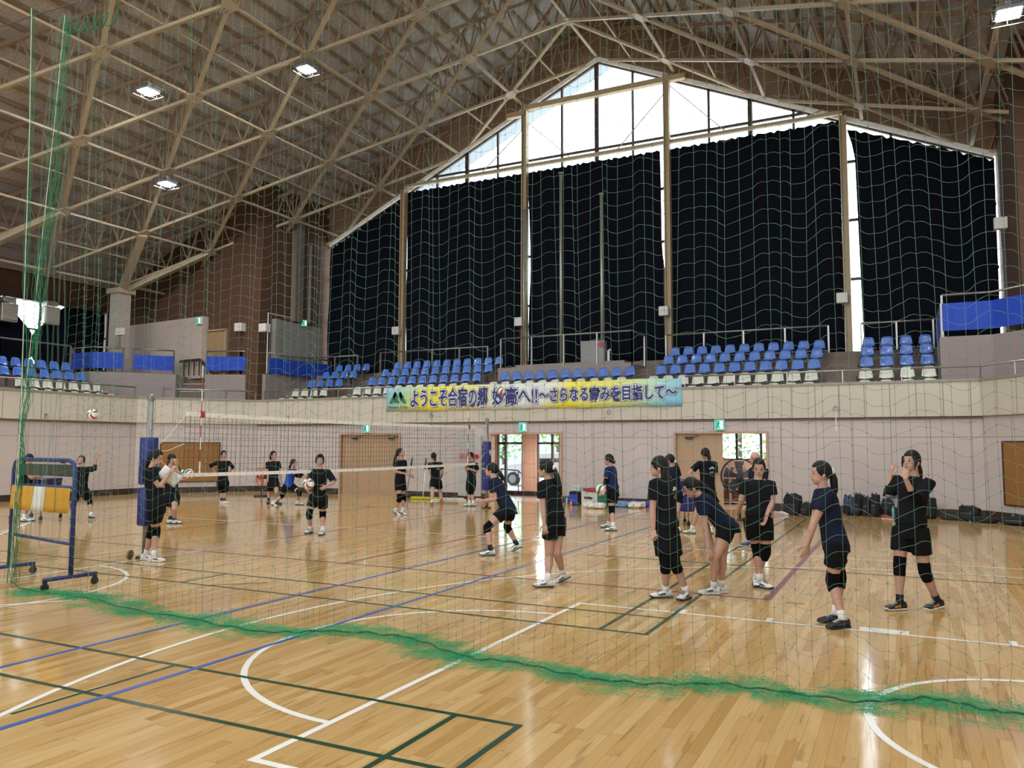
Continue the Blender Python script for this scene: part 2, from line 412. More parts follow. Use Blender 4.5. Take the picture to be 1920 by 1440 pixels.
# columns, rails and bracing before the window
for k, x in enumerate(COLX):
    ch = MB(); zt = zl(x) - 0.1
    for dx in (-0.09, 0.09): ch.beam((x + dx, 22.12, 4.75), (x + dx, 22.12, zt), 0.035, 0.26, (0, 1, 0))
    ch.beam((x, 22.12, 4.75), (x, 22.12, zt), 0.16, 0.03, (0, 1, 0))
    o = ch.build('column', mat('column_tan', 'ab9472', 0.5)); o['kind'] = 'structure'
m_ctan = MATS['column_tan']
def struct(mb, name, m, smooth=False):
    o = mb.build(name, m, smooth=smooth); o['kind'] = 'structure'; return o
b = MB()
b.beam((-10.1, 22.15, 15.3), (-4.3, 22.15, 15.3), 0.22, 0.2); b.beam((-4.3, 22.15, 15.3), (-3.6, 22.15, 15.3), 0.22, 0.2); b.beam((-10.9, 22.15, 15.1), (-10.1, 22.15, 15.1), 0.22, 0.2)
struct(b, 'beam_window', m_ctan)
b = MB()
b.beam((-15.9, 22.2, 12.93), (1.68, 22.2, 12.93), 0.16, 0.12)
struct(b, 'beam_curtain_track', mat('track_tan', 'a99677', 0.5))
b = MB()
for x0, z0, x1, z1 in ((-10.0, 14.7, -8.2, 13.0), (-4.4, 14.9, -6.3, 13.0), (-4.2, 15.1, -2.2, 13.0), (-10.2, 14.6, -12.2, 13.0), (1.4, 12.9 + .4, 0.2, 12.95), (-15.6, 13.2, -14.3, 12.95)):
    b.beam((x0, 22.3, z0), (x1, 22.3, z1), 0.03, 0.03)
struct(b, 'beam_brace', m_steel2)

# ------------------------------------------------------------------ space frame under the roof
rf = empty('roof_frame', (XC, 8, 15), kind='structure')
def rl(p): return (p[0] - XC, p[1] - 8, p[2] - 15)
DX, DY, NI = 3.12, 3.24, 6
YLO = -9.0
def node_y0(i): return 19.4 if i % 2 == 0 else 21.02
def node(i, y): return V((XC + i * DX, y, zl(XC + i * DX)))
class RMB(MB):
    def beam(s, p, q, w, h, up=UP): return super().beam(rl(p), rl(q), w, h, up)
H = 1.25
# lower longitudinals: through the nodes, and thin ones half way
for i in range(-NI, NI + 1):
    x = XC + i * DX
    b = RMB(); b.beam((x, YLO, zl(x)), (x, 22.4, zl(x)), 0.1, 0.07); b.build('longitudinal_bar', m_steel, rf)
for i in range(-NI, NI):
    x = XC + (i + .5) * DX
    b = RMB(); b.beam((x, YLO, zl(x) + .05), (x, 22.4, zl(x) + .05), 0.05, 0.05); b.build('tie_bar', m_steel, rf)
# diagonals, each with upper chord and lattice
def seg_pts(p, q, f): return p + (q - p) * f
def diag_run(pts):
    lo, up, wb = RMB(), RMB(), RMB()
    for p, q in zip(pts, pts[1:]):
        h0 = V((0, 0, H))
        lo.beam(p, q, 0.12, 0.09)
        up.beam(p + h0, q + h0, 0.10, 0.12)
        n = 4
        for k in range(n):
            a = seg_pts(p, q, k / n); c = seg_pts(p, q, (k + 1) / n); mpt = seg_pts(p, q, (k + .5) / n) + h0
            wb.beam(a, mpt, 0.05, 0.05); wb.beam(mpt, c, 0.05, 0.05)
    d = lo.build('diagonal_chord', m_steel, rf)
    up.build('upper_chord', m_steel2, d); wb.build('lattice_web', m_steel2, d)
for side in (-1, 1):
    for sgn in (-1, 1):
        for k in range(-3, 12):
            y = 19.4 + DY * 2 - DY * k                     # y on the ridge (may lie beyond the gable)
            pts = []
            for i in range(0, NI + 1):
                yy = y + sgn * i * DY / 2
                pts.append(node(side * i, yy))
            # clip to the hall
            out = []
            for p, q in zip(pts, pts[1:]):
                if max(p.y, q.y) < YLO or min(p.y, q.y) > 22.3: continue
                a, c = p.copy(), q.copy()
                if a.y > 22.38: a = seg_pts(p, q, (22.38 - p.y) / (q.y - p.y))
                if c.y > 22.38: c = seg_pts(p, q, (22.38 - p.y) / (q.y - p.y))
                if not out: out = [a, c]
                else: out.append(c)
            if len(out) > 1 and (out[0] - out[-1]).length > 0.8: diag_run(out)
# gusset plates with bolts at the nodes
for i in range(-NI, NI + 1):
    y = node_y0(i)
    while y > 3.0:
        p = node(i, y); b = MB()
        s = -1 if i < 0 else 1
        M = Matrix.Rotation(math.atan(SL) * s if i else 0, 3, 'Y')
        poly = [(-.30, -.10), (-.16, -.16), (.0, -.30), (.16, -.16), (.30, -.10), (.30, .10), (.16, .16), (.0, .30), (-.16, .16), (-.30, .10)]
        vs = [M @ V((q[0] * 1.1, q[1] * 1.0, z)) for z in (-.06, -.035) for q in poly]; n = len(poly)
        b.add([v + V(rl(p)) for v in vs], [tuple(range(n - 1, -1, -1)), tuple(range(n, 2 * n))] + [(j, (j + 1) % n, n + (j + 1) % n, n + j) for j in range(n)])
        pl = b.build('gusset_plate', m_steel, rf)
        bb = MB()
        for bx in (-.26, -.18, .18, .26):
            for by in (-.06, .06): bb.box(V(rl(p)) + M @ V((bx, by, -.068)), (.028, .028, .018))
        bb.build('bolt', m_dark, pl)
        y -= DY
# brackets that carry the frame on the side columns
for s in (-1, 1):
    for y in (16.16, 9.68, 3.2, -3.28):
        x = XC + s * 18.85; z = zl(x)
        b = MB(); b.span((x - .28, y - .28, 2.6), (x + .28, y + .28, z - .12)); struct(b, 'column', mat('column_concrete', 'a89c90', 0.8, var=.04))
        b = RMB()
        b.beam((x, y, z - .25), (XC + s * 15.6, y - 1.62, zl(XC + s * 15.6) - .02), 0.3, 0.2); b.beam((x, y, z - .25), (XC + s * 15.6, y + 1.62, zl(XC + s * 15.6) - .02), 0.3, 0.2)
        MB.box(b, rl((x, y, z - .2)), (.8, .8, .2))
        b.build('column_bracket', m_steel, rf)

# ------------------------------------------------------------------ high-bay lamps: cage, lens, light
m_cage = mat('lamp_cage', '8d8f92', 0.4, 0.6); m_led = mat('lamp_lens', 'ffffff', 0.4, emit='f2f6ff', estr=70)
def lamp(x, y, z, label, group='high-bay lamps under the roof'):
    r = empty('ceiling_lamp', (x, y, z), 0, label, 'lamp', group)
    b = MB(); b.box((0, 0, .05), (.5, .5, .1)); b.box((0, 0, .18), (.12, .12, .2)); bevel(b.build('lamp_housing', m_cage, r), .02)
    b = MB(); b.span((-.21, -.21, -.03), (.21, .21, -.005)); b.build('lamp_lens', m_led, r)
    b = MB()
    for q in (-.3, 0, .3):
        b.beam((q, -.3, -.1), (q, .3, -.1), .012, .012); b.beam((-.3, q, -.1), (.3, q, -.1), .012, .012)
        for w in (-.3, .3): b.beam((q, w, -.1), (q, w, .1), .012, .012); b.beam((w, q, -.1), (w, q, .1), .012, .012)
    for w in (-.3, .3): b.beam((-.3, w, .1), (.3, w, .1), .012, .012); b.beam((w, -.3, .1), (w, .3, .1), .012, .012)
    b.build('lamp_cage', m_cage, r)
    ld = bpy.data.lights.new('lamp_light', 'AREA'); ld.shape = 'DISK'; ld.size = 0.4; ld.energy = LAMP_W; ld.color = (0.95, 0.98, 1.0)
    lo = bpy.data.objects.new('lamp_light', ld); COL.objects.link(lo); lo.parent = r; lo.location = (0, 0, -.14)
    return r
LAMPS = [(-16.55, 9.7, 'lit caged lamp, upper left of the two lamps over the net'), (-13.4, 12.95, 'lit caged lamp on the node nearest the gable window, left slope'),
         (-19.55, 12.95, 'lit caged lamp lowest on the left roof slope'), (5.45, 12.95, 'lit caged lamp cut by the top right corner of the photo')]
for x, y, l in LAMPS: lamp(x, y, zl(x) - .42, l)
for x, y in ((-10.2, 8.06), (-4.0, 8.06), (2.3, 9.7), (-13.4, 3.1), (-.8, 3.1), (-19.5, 3.1), (5.4, 3.1), (-7.1, -1.8), (-16.5, -3.4), (2.3, -3.4), (-11.0, -10), (-3, -10), (-18, -12), (5, -12)):
    lamp(x, y, zl(x) - .42, 'lit caged lamp under the roof, outside the photo')

# ------------------------------------------------------------------ court lines (painted on the floor)
LW = 0.05
LINE = {'white': mat('line_white', 'eeeae0', 0.22), 'green': mat('line_green', '24452f', 0.22), 'blue': mat('line_blue', '3d5fae', 0.22), 'red': mat('line_red', '7d2f33', 0.22), 'purple': mat('line_plum', '7a3550', 0.22)}
LCOUNT = [0]
LVL = {'red': .0006, 'purple': .0008, 'green': .001, 'blue': .0014, 'white': .0018}
def line(col, pts, w=LW, closed=False):
    LCOUNT[0] += 1; z = LVL[col] + LCOUNT[0] * .00005; b = MB(); ps = [V((p[0], p[1], 0)) for p in pts]; n = len(ps); L = []
    for i in range(n):
        t = (ps[min(i + 1, n - 1)] - ps[max(i - 1, 0)]).normalized(); nn = V((-t.y, t.x, 0)) * (w / 2)
        L += [ps[i] + nn + V((0, 0, z)), ps[i] - nn + V((0, 0, z))]
    b.add(L, [(2 * i, 2 * i + 1, 2 * i + 3, 2 * i + 2) for i in range(n - 1)])
    return b.build(col + '_line', LINE[col], fl)
def arc(col, c, r, a0, a1, w=LW, n=40):
    return line(col, [(c[0] + r * math.cos(math.radians(a0 + (a1 - a0) * i / n)), c[1] + r * math.sin(math.radians(a0 + (a1 - a0) * i / n))) for i in range(n + 1)], w)
# near basketball key
line('white', [(-.025, -2.47), (-.025, 2.47)]); line('white', [(-.05, 2.45), (5.8, 2.45)]); line('white', [(-.05, -2.45), (5.8, -2.45)])
arc('white', (0, 0), 1.8, 90, 270); arc('white', (4.225, 0), 1.25, 90, 270)
for yy in (2.55, -2.55):
    for xx in (1.1, 1.97, 4.05): line('white', [(xx - .03, yy), (xx + .03, yy)], .15)
    line('white', [(2.8, yy), (3.22, yy)], .15)
arc('white', (4.225, 0), 6.75, 78, 282, n=90)
line('white', [(-16, 7.62), (7.3, 7.62)]); line('white', [(-16, -7.62), (7.3, -7.62)])
# far basketball key on the other side
arc('white', (-7.15, .0), 1.8, -90, 90); line('white', [(-7.1, -1.0), (-7.15, 5.5)]) ; line('white', [(-12.0, 3.2), (-15.2, 6.2)])
arc('white', (-18.4, 0), 6.75, -78, 78, n=60)
line('white', [(-5.9, -.95), (-5.0, .1)])
# volleyball
line('red', [(-16.2, 3.62), (1.8, 3.62)]); line('red', [(-16.2, 12.62), (1.8, 12.62)]); line('red', [(-7.2, 3.62), (-7.2, 12.62)]); line('red', [(-4.2, 3.62), (-4.2, 12.62)]); line('red', [(-10.2, 3.62), (-10.2, 12.62)])
line('purple', [(1.79, 3.6), (1.79, 12.6)], .07); line('red', [(2.0, 3.55), (2.2, 3.55)], .03)
line('red', [(-16.2, 3.62), (-16.2, 12.62)])
# blue and green courts
line('blue', [(-1.74, -12), (-1.74, 14.5)]); line('blue', [(-3.1, -12), (-3.1, 14.5)])
for y0 in (-1.31, 1.37): line('green', [(-12.4, y0), (1.03, y0)], .04)
line('green', [(-12.4, -2.09), (1.03, -2.09)], .04); line('green', [(-12.4, 2.13), (1.03, 2.13)], .04)
for x0 in (.6, 1.05):
    line('green', [(x0, -8.2), (x0, -1.29)], .04); line('green', [(x0, 1.35), (x0, 14.5)], .04)
line('green', [(-1.95, -2.6), (-1.95, -1.31)], .03); line('green', [(-4.98, 1.37), (-4.98, 2.13)], .04); line('green', [(-4.5, 1.37), (-4.0, 1.85)], .03)
line('green', [(-1.4, 6.15), (7.3, 6.1)], .04)
# ------------------------------------------------------------------ curtains
m_curt = mat('navy_blackout_cloth', '070a16', 0.9, spec=0.15)
def curtain(y, x0f, x1f, z0, topf, label, along='x', step=0.11, amp=0.045, group='blackout curtains on the gable window'):
    """pleated sheet; x0f/x1f give the left and right edge at a height"""
    zt = max(topf(x0f(z0)), topf(x1f(z0)), topf((x0f(z0) + x1f(z0)) / 2)); n = max(8, int((x1f(z0) - x0f(z0)) / step)); nz = 14
    b = MB(); vs = []
    for j in range(nz + 1):
        for i in range(n + 1):
            u = i / n; xm = x0f(z0) + (x1f(z0) - x0f(z0)) * u; zt = topf(xm)
            z = z0 + (zt - z0) * j / nz; x = x0f(z) + (x1f(z) - x0f(z)) * u
            ph = amp * (1 if i % 2 else -1) * (0.8 + .4 * math.sin(i * 1.7)) + .02 * math.sin(j * .9 + i * .2)
            if j == nz: z -= 0.05 * (i % 3 == 0)
            vs.append((x, y + ph, z) if along == 'x' else (y + ph, x, z))
    fs = [(j * (n + 1) + i, j * (n + 1) + i + 1, (j + 1) * (n + 1) + i + 1, (j + 1) * (n + 1) + i) for j in range(nz) for i in range(n)]
    b.add(vs, fs); o = b.build('curtain', m_curt, smooth=True)
    sd = o.modifiers.new('t', 'SOLIDIFY'); sd.thickness = 0.012
    return tag(o, label, 'curtain', group)
K = lambda v: (lambda z: v)
def mixz(pts):
    pts = sorted(pts)
    def f(z):
        if z <= pts[0][0]: return pts[0][1]
        for (a, x), (c, w) in zip(pts, pts[1:]):
            if z <= c: return x + (w - x) * (z - a) / (c - a)
        return pts[-1][1]
    return f
CY = 22.3
slope = lambda x: zl(x) - 0.3
flat = lambda x: 12.72
curtain(CY, mixz([(6.5, -20.05), (11, -19.95)]), mixz([(6.8, -15.98), (8, -16.14), (11, -16.12), (12, -15.98)]), 4.75, slope, 'dark navy curtain under the sloping left end of the gable window')
curtain(CY, K(-15.8), K(-10.15), 4.75, flat, 'wide dark navy curtain between the two left gable columns, left of centre')
curtain(CY, mixz([(6.5, -10.0), (8.5, -9.9), (12, -10.0)]), mixz([(7.0, -4.36), (9, -4.58), (12.7, -4.62)]), 4.75, flat, 'wide dark navy curtain in the middle bay behind the booth poles')
curtain(CY, K(-4.2), K(1.55), 4.75, flat, 'wide dark navy curtain right of the middle bay, behind the eleven-wide right seat block')
curtain(CY, mixz([(4.7, 2.13), (11.5, 2.02), (12.4, 1.8)]), mixz([(4.7, 5.93), (11, 5.97)]), 4.75, slope, 'dark navy curtain under the sloping right end of the gable window')
curtain(-28.62, mixz([(4.8, 8.0), (7.6, 8.0)]), mixz([(4.9, 13.85), (5.3, 14.17), (6.25, 14.18), (7.6, 12.75)]), 4.7, K(7.6), 'dark curtain drawn aside left of the floodlights on the side window', 'y', group='side window curtains')
curtain(-28.62, mixz([(4.9, 14.5), (5.3, 14.2), (6.25, 14.2), (7.6, 15.55)]), mixz([(4.8, 17.45), (7.6, 17.45)]), 4.7, K(7.6), 'dark curtain between the floodlights and the concrete column', 'y', group='side window curtains')
b = MB()
b.span((-28.6, 8, 4.9), (-28.5, 17.6, 5.0)); b.span((-28.7, 8, 7.55), (-28.4, 17.6, 7.7))
for y in (11.2, 13.45, 14.5, 17.55): b.span((-28.75, y, 5.0), (-28.68, y + .07, 7.6))
b.span((-28.75, 8, 6.4), (-28.68, 17.6, 6.47)); struct(b, 'window_6', m_dark)
# floodlights at the side window
def flood(y, z, label):
    r = empty('floodlight', (-28.2, y, z), 0, label, 'floodlight', 'floodlights at the side window')
    b = MB(); b.box((0, 0, 0), (.28, .66, .74)); b.box((-.05, 0, .5), (.3, .5, .2)); bevel(b.build('floodlight_body', mat('flood_grey', 'b9b6ac', .4, .4), r), .04)
    b = MB(); b.box((.15, 0, 0), (.03, .56, .62)); b.build('floodlight_lens', mat('flood_lens', 'c9c4ae', .25, .3), r)
    b = MB()
    for k in range(9): b.beam((.18, -.28, -.29 + .072 * k), (.18, .28, -.29 + .072 * k), .012, .012)
    b.build('floodlight_guard', m_rail, r)
    b = MB(); b.beam((-.1, 0, .5), (-.42, 0, .75), .06, .06); b.build('bracket', m_rail, r)
fa, fb = at_x(15, 586, -28.2), at_x(95, 592, -28.2)
flood(fa.y, fa.z, 'left of the two grey caged floodlights before the bright side window'); flood(fb.y, fb.z, 'right of the two grey caged floodlights, beside the drawn dark curtain')

# ------------------------------------------------------------------ poles, boxes and fittings on the gallery
def pole(x, y, z0, z1, r, label, cat='pole'):
    b = MB(); b.tube([(x, y, z0), (x, y, z1)], r, 10); b.tube([(x, y, z1), (x, y, z1 + .06)], r * 1.7, 10); b.tube([(x, y, z0), (x, y, z0 + .03)], r * 2.5, 10)
    return tag(b.build('flag_pole', mat('pole_grey', 'a7a59c', .4, .5), smooth=True), label, cat, 'tall poles standing on the booth')
pole(-8.32, 21.6, 4.7, 12.15, .06, 'taller grey pole on the booth, left one before the middle curtain')
pole(-6.68, 21.6, 4.7, 11.1, .06, 'shorter grey pole on the booth, right one beside the red-lamp box')
pole(-9.93, 21.7, 4.75, 11.0, .045, 'thin grey pole running up the left side of the middle curtain')
m_box = mat('white_box_plastic', 'cfcac2', .5)
def box_on(x, y, z, label, w=.34, d=.2, h=.34):
    r = empty('junction_box', (x, y, z), 0, label, 'box', 'small white boxes high on the walls')
    b = MB(); b.box((0, 0, 0), (w, d, h)); bevel(b.build('box_body', m_box, r), .02)
    b = MB(); b.tube([(0, 0, -h / 2), (.02, .02, -h / 2 - .5)], .012, 6); b.build('cable', m_dark, r)
for x, l in zip(COLX, ('first gable column from the left', 'second gable column, beside the tall poles', 'third gable column', 'rightmost gable column, by the bright gap')):
    box_on(x - (.12 if x < 0 else .16), 21.86, 6.58, 'small white box on the ' + l)
box_on(5.86, 20.2, 8.1, 'small white box on the brown wall at the right edge')
for px, py, l in ((450, 614, 'left of the two white boxes on the brown corner wall'), (496, 615, 'right of the two white boxes on the brown corner wall')):
    p = at_y(px, py, 18.07); box_on(p.x, p.y, p.z, l, .38, .28, .34)
p = at_y(225, 622, 15.58); box_on(p.x, p.y, p.z, 'white box on the front of the concrete column', .4, .16, .3)
# grey hydrant box on the booth
r = empty('hydrant_box', (-6.75, 21.3, 4.72), 0, 'grey steel box with two red lamps on the booth', 'box')
b = MB(); b.box((-.15, 0, .42), (.9, .35, .85)); bevel(b.build('box_body', mat('box_grey', '8f8b88', .5), r), .015)
for x, q in ((.05, .05), (.22, .1)):
    b = MB(); b.disc((x, -.19, .68), (0, 1, 0), q, .04, 14); b.build('red_lamp', mat('lamp_red', 'a01818', .3), r)
b = MB(); b.tube([(.42, 0, 0), (.42, 0, .45), (.5, 0, .5)], .05, 8); b.build('pipe', m_white, r)

# ------------------------------------------------------------------ railings
def railing(pts, h, label, posts=None, panel=None, post_every=1.2, mid=False):
    pts = [V(p) for p in pts]; r = empty('railing', pts[0], 0, label, 'railing', 'gallery railings'); o = pts[0]
    b = MB(); b.tube([p - o + V((0, 0, h)) for p in pts], .032, 8)
    if mid: b.tube([p - o + V((0, 0, h * .5)) for p in pts], .02, 8)
    b.build('handrail', m_rail, r, True)
    for p, q in zip(pts, pts[1:]):
        L = (q - p).length; n = max(1, round(L / post_every))
        for k in range(n + 1):
            c = p + (q - p) * (k / n) - o
            b = MB(); b.beam(c, c + V((0, 0, h)), .06, .05); b.build('post', m_rail, r)
    if panel:
        for p, q in zip(pts, pts[1:]):
            b = MB(); d = (q - p).normalized(); nn = V((d.y, -d.x, 0)) * .05; n = 8
            vs = []
            for k in range(n + 1):
                c = p + (q - p) * (k / n) - o + nn * (1 + .25 * math.sin(k * 2.1))
                vs += [c + V((0, 0, panel[0])), c + V((0, 0, panel[1]))]
            b.add(vs, [(2 * k, 2 * k + 2, 2 * k + 3, 2 * k + 1) for k in range(n)])
            o2 = b.build('cloth_panel', m_blue, r); sd = o2.modifiers.new('t', 'SOLIDIFY'); sd.thickness = .01
            o2['label'] = 'royal blue cloth panel'
    return r
railing([(-16.4, 21.3, 4.75), (-11.3, 21.3, 4.75)], .85, 'steel railing behind the top row of the eleven-wide left seat block')
railing([(-4.2, 21.3, 4.75), (1.12, 21.3, 4.75)], .87, 'steel railing behind the top row of the eleven-wide right seat block')
railing([(2.08, 21.3, 4.75), (4.1, 21.3, 4.75)], .87, 'short steel railing behind the four-wide right seat block')
railing([(-20.0, 21.3, 4.75), (-17.6, 21.3, 4.75)], .8, 'short steel railing behind the four-wide left seat block')
railing([(-10.0, 19.9, 4.55), (-5.0, 19.9, 4.55), (-4.95, 21.2, 4.55)], 1.1, 'steel railing round the centre booth under the poles')
# right corner platform with blue cloth
def platform(name, poly, z0, z1, m=m_conc):
    b = MB(); b.prism(poly, z0, z1); struct(b, name, m)
platform('gallery_platform_right', [(4.14, 18.0), (5.36, 18.0), (8.2, 15.0), (14.5, 15.0), (14.5, 18.0), (6.05, 18.0), (6.05, 22.4), (4.14, 22.4)], 2.6, 4.66)
railing([(4.22, 18.08, 4.66), (5.4, 18.08, 4.66), (8.0, 15.3, 4.66)], 1.13, 'railing with blue cloth on the right corner platform', panel=(.16, .9))
railing([(4.2, 21.0, 4.66), (4.2, 18.1, 4.66)], .9, 'short side railing of the right corner platform', panel=(.1, .7))
# left corner platforms
platform('gallery_platform_left', [(-28.7, 14.4), (-25.5, 14.6), (-24.7, 15.4), (-23.5, 17.0), (-24.1, 18.2), (-28.7, 18.2)], 2.6, 4.6)
platform('gallery_platform_left', [(-22.4, 17.5), (-21.1, 18.1), (-20.3, 18.45), (-20.25, 22.3), (-20.5, 22.3), (-20.5, 18.6), (-22.9, 18.6)], 2.6, 4.6)
q0 = at_z(133, 699, 4.6)
platform('gallery_platform_left', [(q0.x, q0.y), (-25.4, 14.7), (-26.6, 15.6), (q0.x - 1.2, q0.y + 1.0)], 2.6, 4.6)
railing([(q0.x, q0.y + .05, 4.6), (-25.5, 14.66, 4.6), (-24.72, 15.46, 4.6)], .98, 'railing with blue cloth nearest the concrete column', panel=(.14, .78), post_every=.6)
railing([(-24.5, 15.75, 4.6), (-23.6, 16.95, 4.6)], .98, 'railing with blue cloth between concrete column and gallery stair', panel=(.14, .74), post_every=1.6)
railing([(-22.4, 17.56, 4.6), (-21.1, 18.16, 4.6), (-20.32, 18.5, 4.6)], .96, 'railing with blue cloth right of the gallery stair', panel=(.16, .74), post_every=1.4)
railing([(-20.05, 18.6, 4.6), (-19.75, 22.2, 4.6)], .9, 'side railing with blue cloth running back to the gable', panel=(.06, .7), post_every=1.2)
b = MB(); b.span((-20.35, 18.45, 2.6), (-20.02, 22.4, 4.6)); struct(b, 'wall_platform_side', m_conc)
b = MB(); b.span((-20.2, 19.0, 4.6), (-20.05, 21.9, 6.95)); b.span((-20.2, 18.9, 4.6), (-19.98, 19.2, 6.95)); struct(b, 'wall_grey_panel', mat('panel_grey', '8a8680', .8))
b = MB(); b.span((-20.2, 20.0, 7), (-19.95, 20.5, 12.0)); b.tube([(-19.95, 20.9, 7), (-19.95, 20.9, 10.5)], .07, 8); struct(b, 'beam_duct', mat('duct_brown_grey', '6d625a', .6))
ra, rb = at_x(0, 633, -25.2), at_x(132, 667, -25.2)
railing([(-25.2, ra.y - 3, 4.4), (-25.2, ra.y, 4.4), (-25.2, rb.y, 4.4)], ra.z - 4.4, 'long steel railing behind the left side seats', post_every=1.6)
# stair between the platforms
sd_ = V((1.1, .5, 0)).normalized(); sn = V((-sd_.y, sd_.x, 0))
b = MB()
for k in range(6):
    p = V((-23.5, 17.0, 0)) + sn * (-.55 + .3 * k); q = p + sd_ * 1.21
    b.prism([(p.x, p.y), (q.x, q.y), (q.x + sn.x * 2, q.y + sn.y * 2), (p.x + sn.x * 2, p.y + sn.y * 2)], 2.6 + .33 * k, 2.6 + .33 * (k + 1))
struct(b, 'gallery_stair', mat('stair_brown', '6d5a4c', .7))
b = MB()
for k in range(6):
    p = V((-23.5, 17.0, 2.605 + .33 * (k + 1))) + sn * (-.56 + .3 * k); q = p + sd_ * 1.2
    b.beam(p, q, .05, .03)
struct(b, 'trim_stair', mat('stair_nosing', 'b8b0a2', .5))
# pale wall block and brown handrail behind the stair, beige door in the brown wall
xz([(-27.9, 4.5), (-23.07, 4.5), (-23.07, 7.12), (-27.9, 7.0)], 17.9, 18.2, 'wall_pale_block', m_pale)
r = empty('stair_handrail', (-24.0, 17.6, 4.6), 0, 'dark brown wooden handrail at the top of the gallery stair', 'handrail')
b = MB(); pts = [(-.1, .1, .62), (1.0, .15, .66), (1.75, .2, .05)]
for p, q in zip(pts, pts[1:]): b.beam(p, q, .09, .11)
b.build('handrail', m_dark, r)
for k in range(4):
    b = MB(); b.beam((.1 + .3 * k, .13, 0), (.1 + .3 * k, .13, .62), .035, .035); b.build('baluster', m_dark, r)
r = empty('door_4', (-22.5, 18.17, 4.6), kind='structure')
b = MB(); b.box((0, 0, .93), (.95, .06, 1.86)); b.build('door_leaf', mat('door_ochre', '9a7d58', .6), r)
b = MB()
for x in (-.52, .52): b.box((x, -.02, .95), (.07, .12, 1.95))
b.box((0, -.02, 1.92), (1.1, .12, .07)); b.build('door_frame', mat('door_frame_beige', 'a58f76', .6), r)
b = MB(); b.tube([(-20.12, 18.6, 4.65), (-20.12, 18.6, 7.15), (-20.12, 20.3, 7.15)], .02, 6); tag(b.build('conduit', m_white), 'thin white conduit bent over the brown corner wall', 'pipe')

# ------------------------------------------------------------------ exit signs
m_exg = mat('exit_green', '2fa58c', .4, emit='35b79a', estr=.9); m_exw = mat('exit_white', 'f2fffb', .4, emit='f0fffa', estr=1.2)
def exit_sign(p, label, s=1.0, rz=0.0):
    r = empty('exit_sign', p, rz, label, 'sign', 'green exit signs')
    b = MB(); b.box((0, .04, 0), (.26 * s, .1, .3 * s)); b.build('sign_housing', m_white, r)
    b = MB(); b.box((0, -.015, 0), (.24 * s, .012, .28 * s)); b.build('sign_face', m_exg, r)
    b = MB(); y = -.025
    b.box((.05 * s, y, 0), (.09 * s, .006, .2 * s)); b.build('doorway_symbol', m_exw, r)
    b = MB(); b.disc((-.005 * s, y - .006, .085 * s), (0, 1, 0), .022 * s, .006, 10)
    for a, c, w in (((-.01, .06), (-.03, -.01), .04), ((-.03, -.01), (.025, -.05), .022), ((.025, -.05), (.02, -.1), .02), ((-.03, -.01), (-.06, -.07), .022), ((-.06, -.07), (-.095, -.075), .02), ((-.01, .05), (.045, .02), .016), ((-.012, .05), (-.07, .03), .016)):
        b.beam((a[0] * s, y - .006, a[1] * s), (c[0] * s, y - .006, c[1] * s), .006, w * s, (0, 0, 1) if abs(a[1] - c[1]) < abs(a[0] - c[0]) else (1, 0, 0))
    b.build('running_figure', mat('exit_dark', '0f6a58', .4, emit='138a72', estr=.5), r)
exit_sign((-13.55, 16.6, 2.31), 'green exit sign over the closed double door behind the volleyball net')
exit_sign((-7.52, 16.6, 2.31), 'green exit sign over the open glass entrance')
exit_sign((-1.42, 16.6, 2.33), 'green exit sign over the half open beige door at right')
exit_sign((-23.2, 17.8, 6.92), 'green exit sign high on the pale wall by the gallery stair')
p = at_y(563, 607, 20.8); exit_sign((-19.95, 20.6, 7.0), 'small white and green exit sign on the brown corner wall', .9, math.radians(60))

# ------------------------------------------------------------------ doors in the back wall
m_doorb = mat('door_beige', 'a5886a', .55, var=.03); m_dfr = mat('door_frame_pink', 'b08f78', .55)
def frame(r, x0, x1, h, y0=-.06, y1=.26):
    b = MB(); b.span((x0 - .06, y0, 0), (x0, y1, h + .06)); b.span((x1, y0, 0), (x1 + .06, y1, h + .06)); b.span((x0, y0, h), (x1, y1, h + .06)); b.build('door_frame', m_dfr, r)
def closer(r, x, y, z):
    b = MB(); b.box((x, y, z), (.22, .06, .06)); b.beam((x + .05, y, z + .03), (x + .28, y, z + .06), .02, .015); b.build('door_closer', m_black, r)
# closed double door
r = empty('door_3', (D3[0], 16.7, 0), kind='structure'); w = D3[1] - D3[0]; frame(r, 0.02, w - 0.02, 2.09)
for x0, x1 in ((.04, w * .27), (w * .27 + .01, w - .04)):
    b = MB(); b.span((x0, .05, .0), (x1, .1, 2.09)); b.build('door_leaf', m_doorb, r)
closer(r, .6, .0, 1.97); closer(r, w - .35, .0, 1.97)
# half open beige door
r = empty('door_2', (D2[0], 16.7, 0), kind='structure'); w = D2[1] - D2[0]; frame(r, 0.02, w - 0.02, 2.09)
b = MB(); b.span((.02, .05, .0), (1.33, .1, 2.09)); lf = b.build('door_leaf', m_doorb, r)
b = MB(); b.tube([(1.22, .03, .98), (1.22, -.02, .98), (1.12, -.02, .98)], .014, 8); b.disc((1.22, .04, .98), (0, 1, 0), .03, .02); b.build('door_handle', m_rail, lf)
closer(r, .4, .0, 1.97)
# entrance frame
r = empty('door_1', (D1[0], 16.7, 0), kind='structure'); w = D1[1] - D1[0]; frame(r, 0.02, w - 0.02, 2.09)
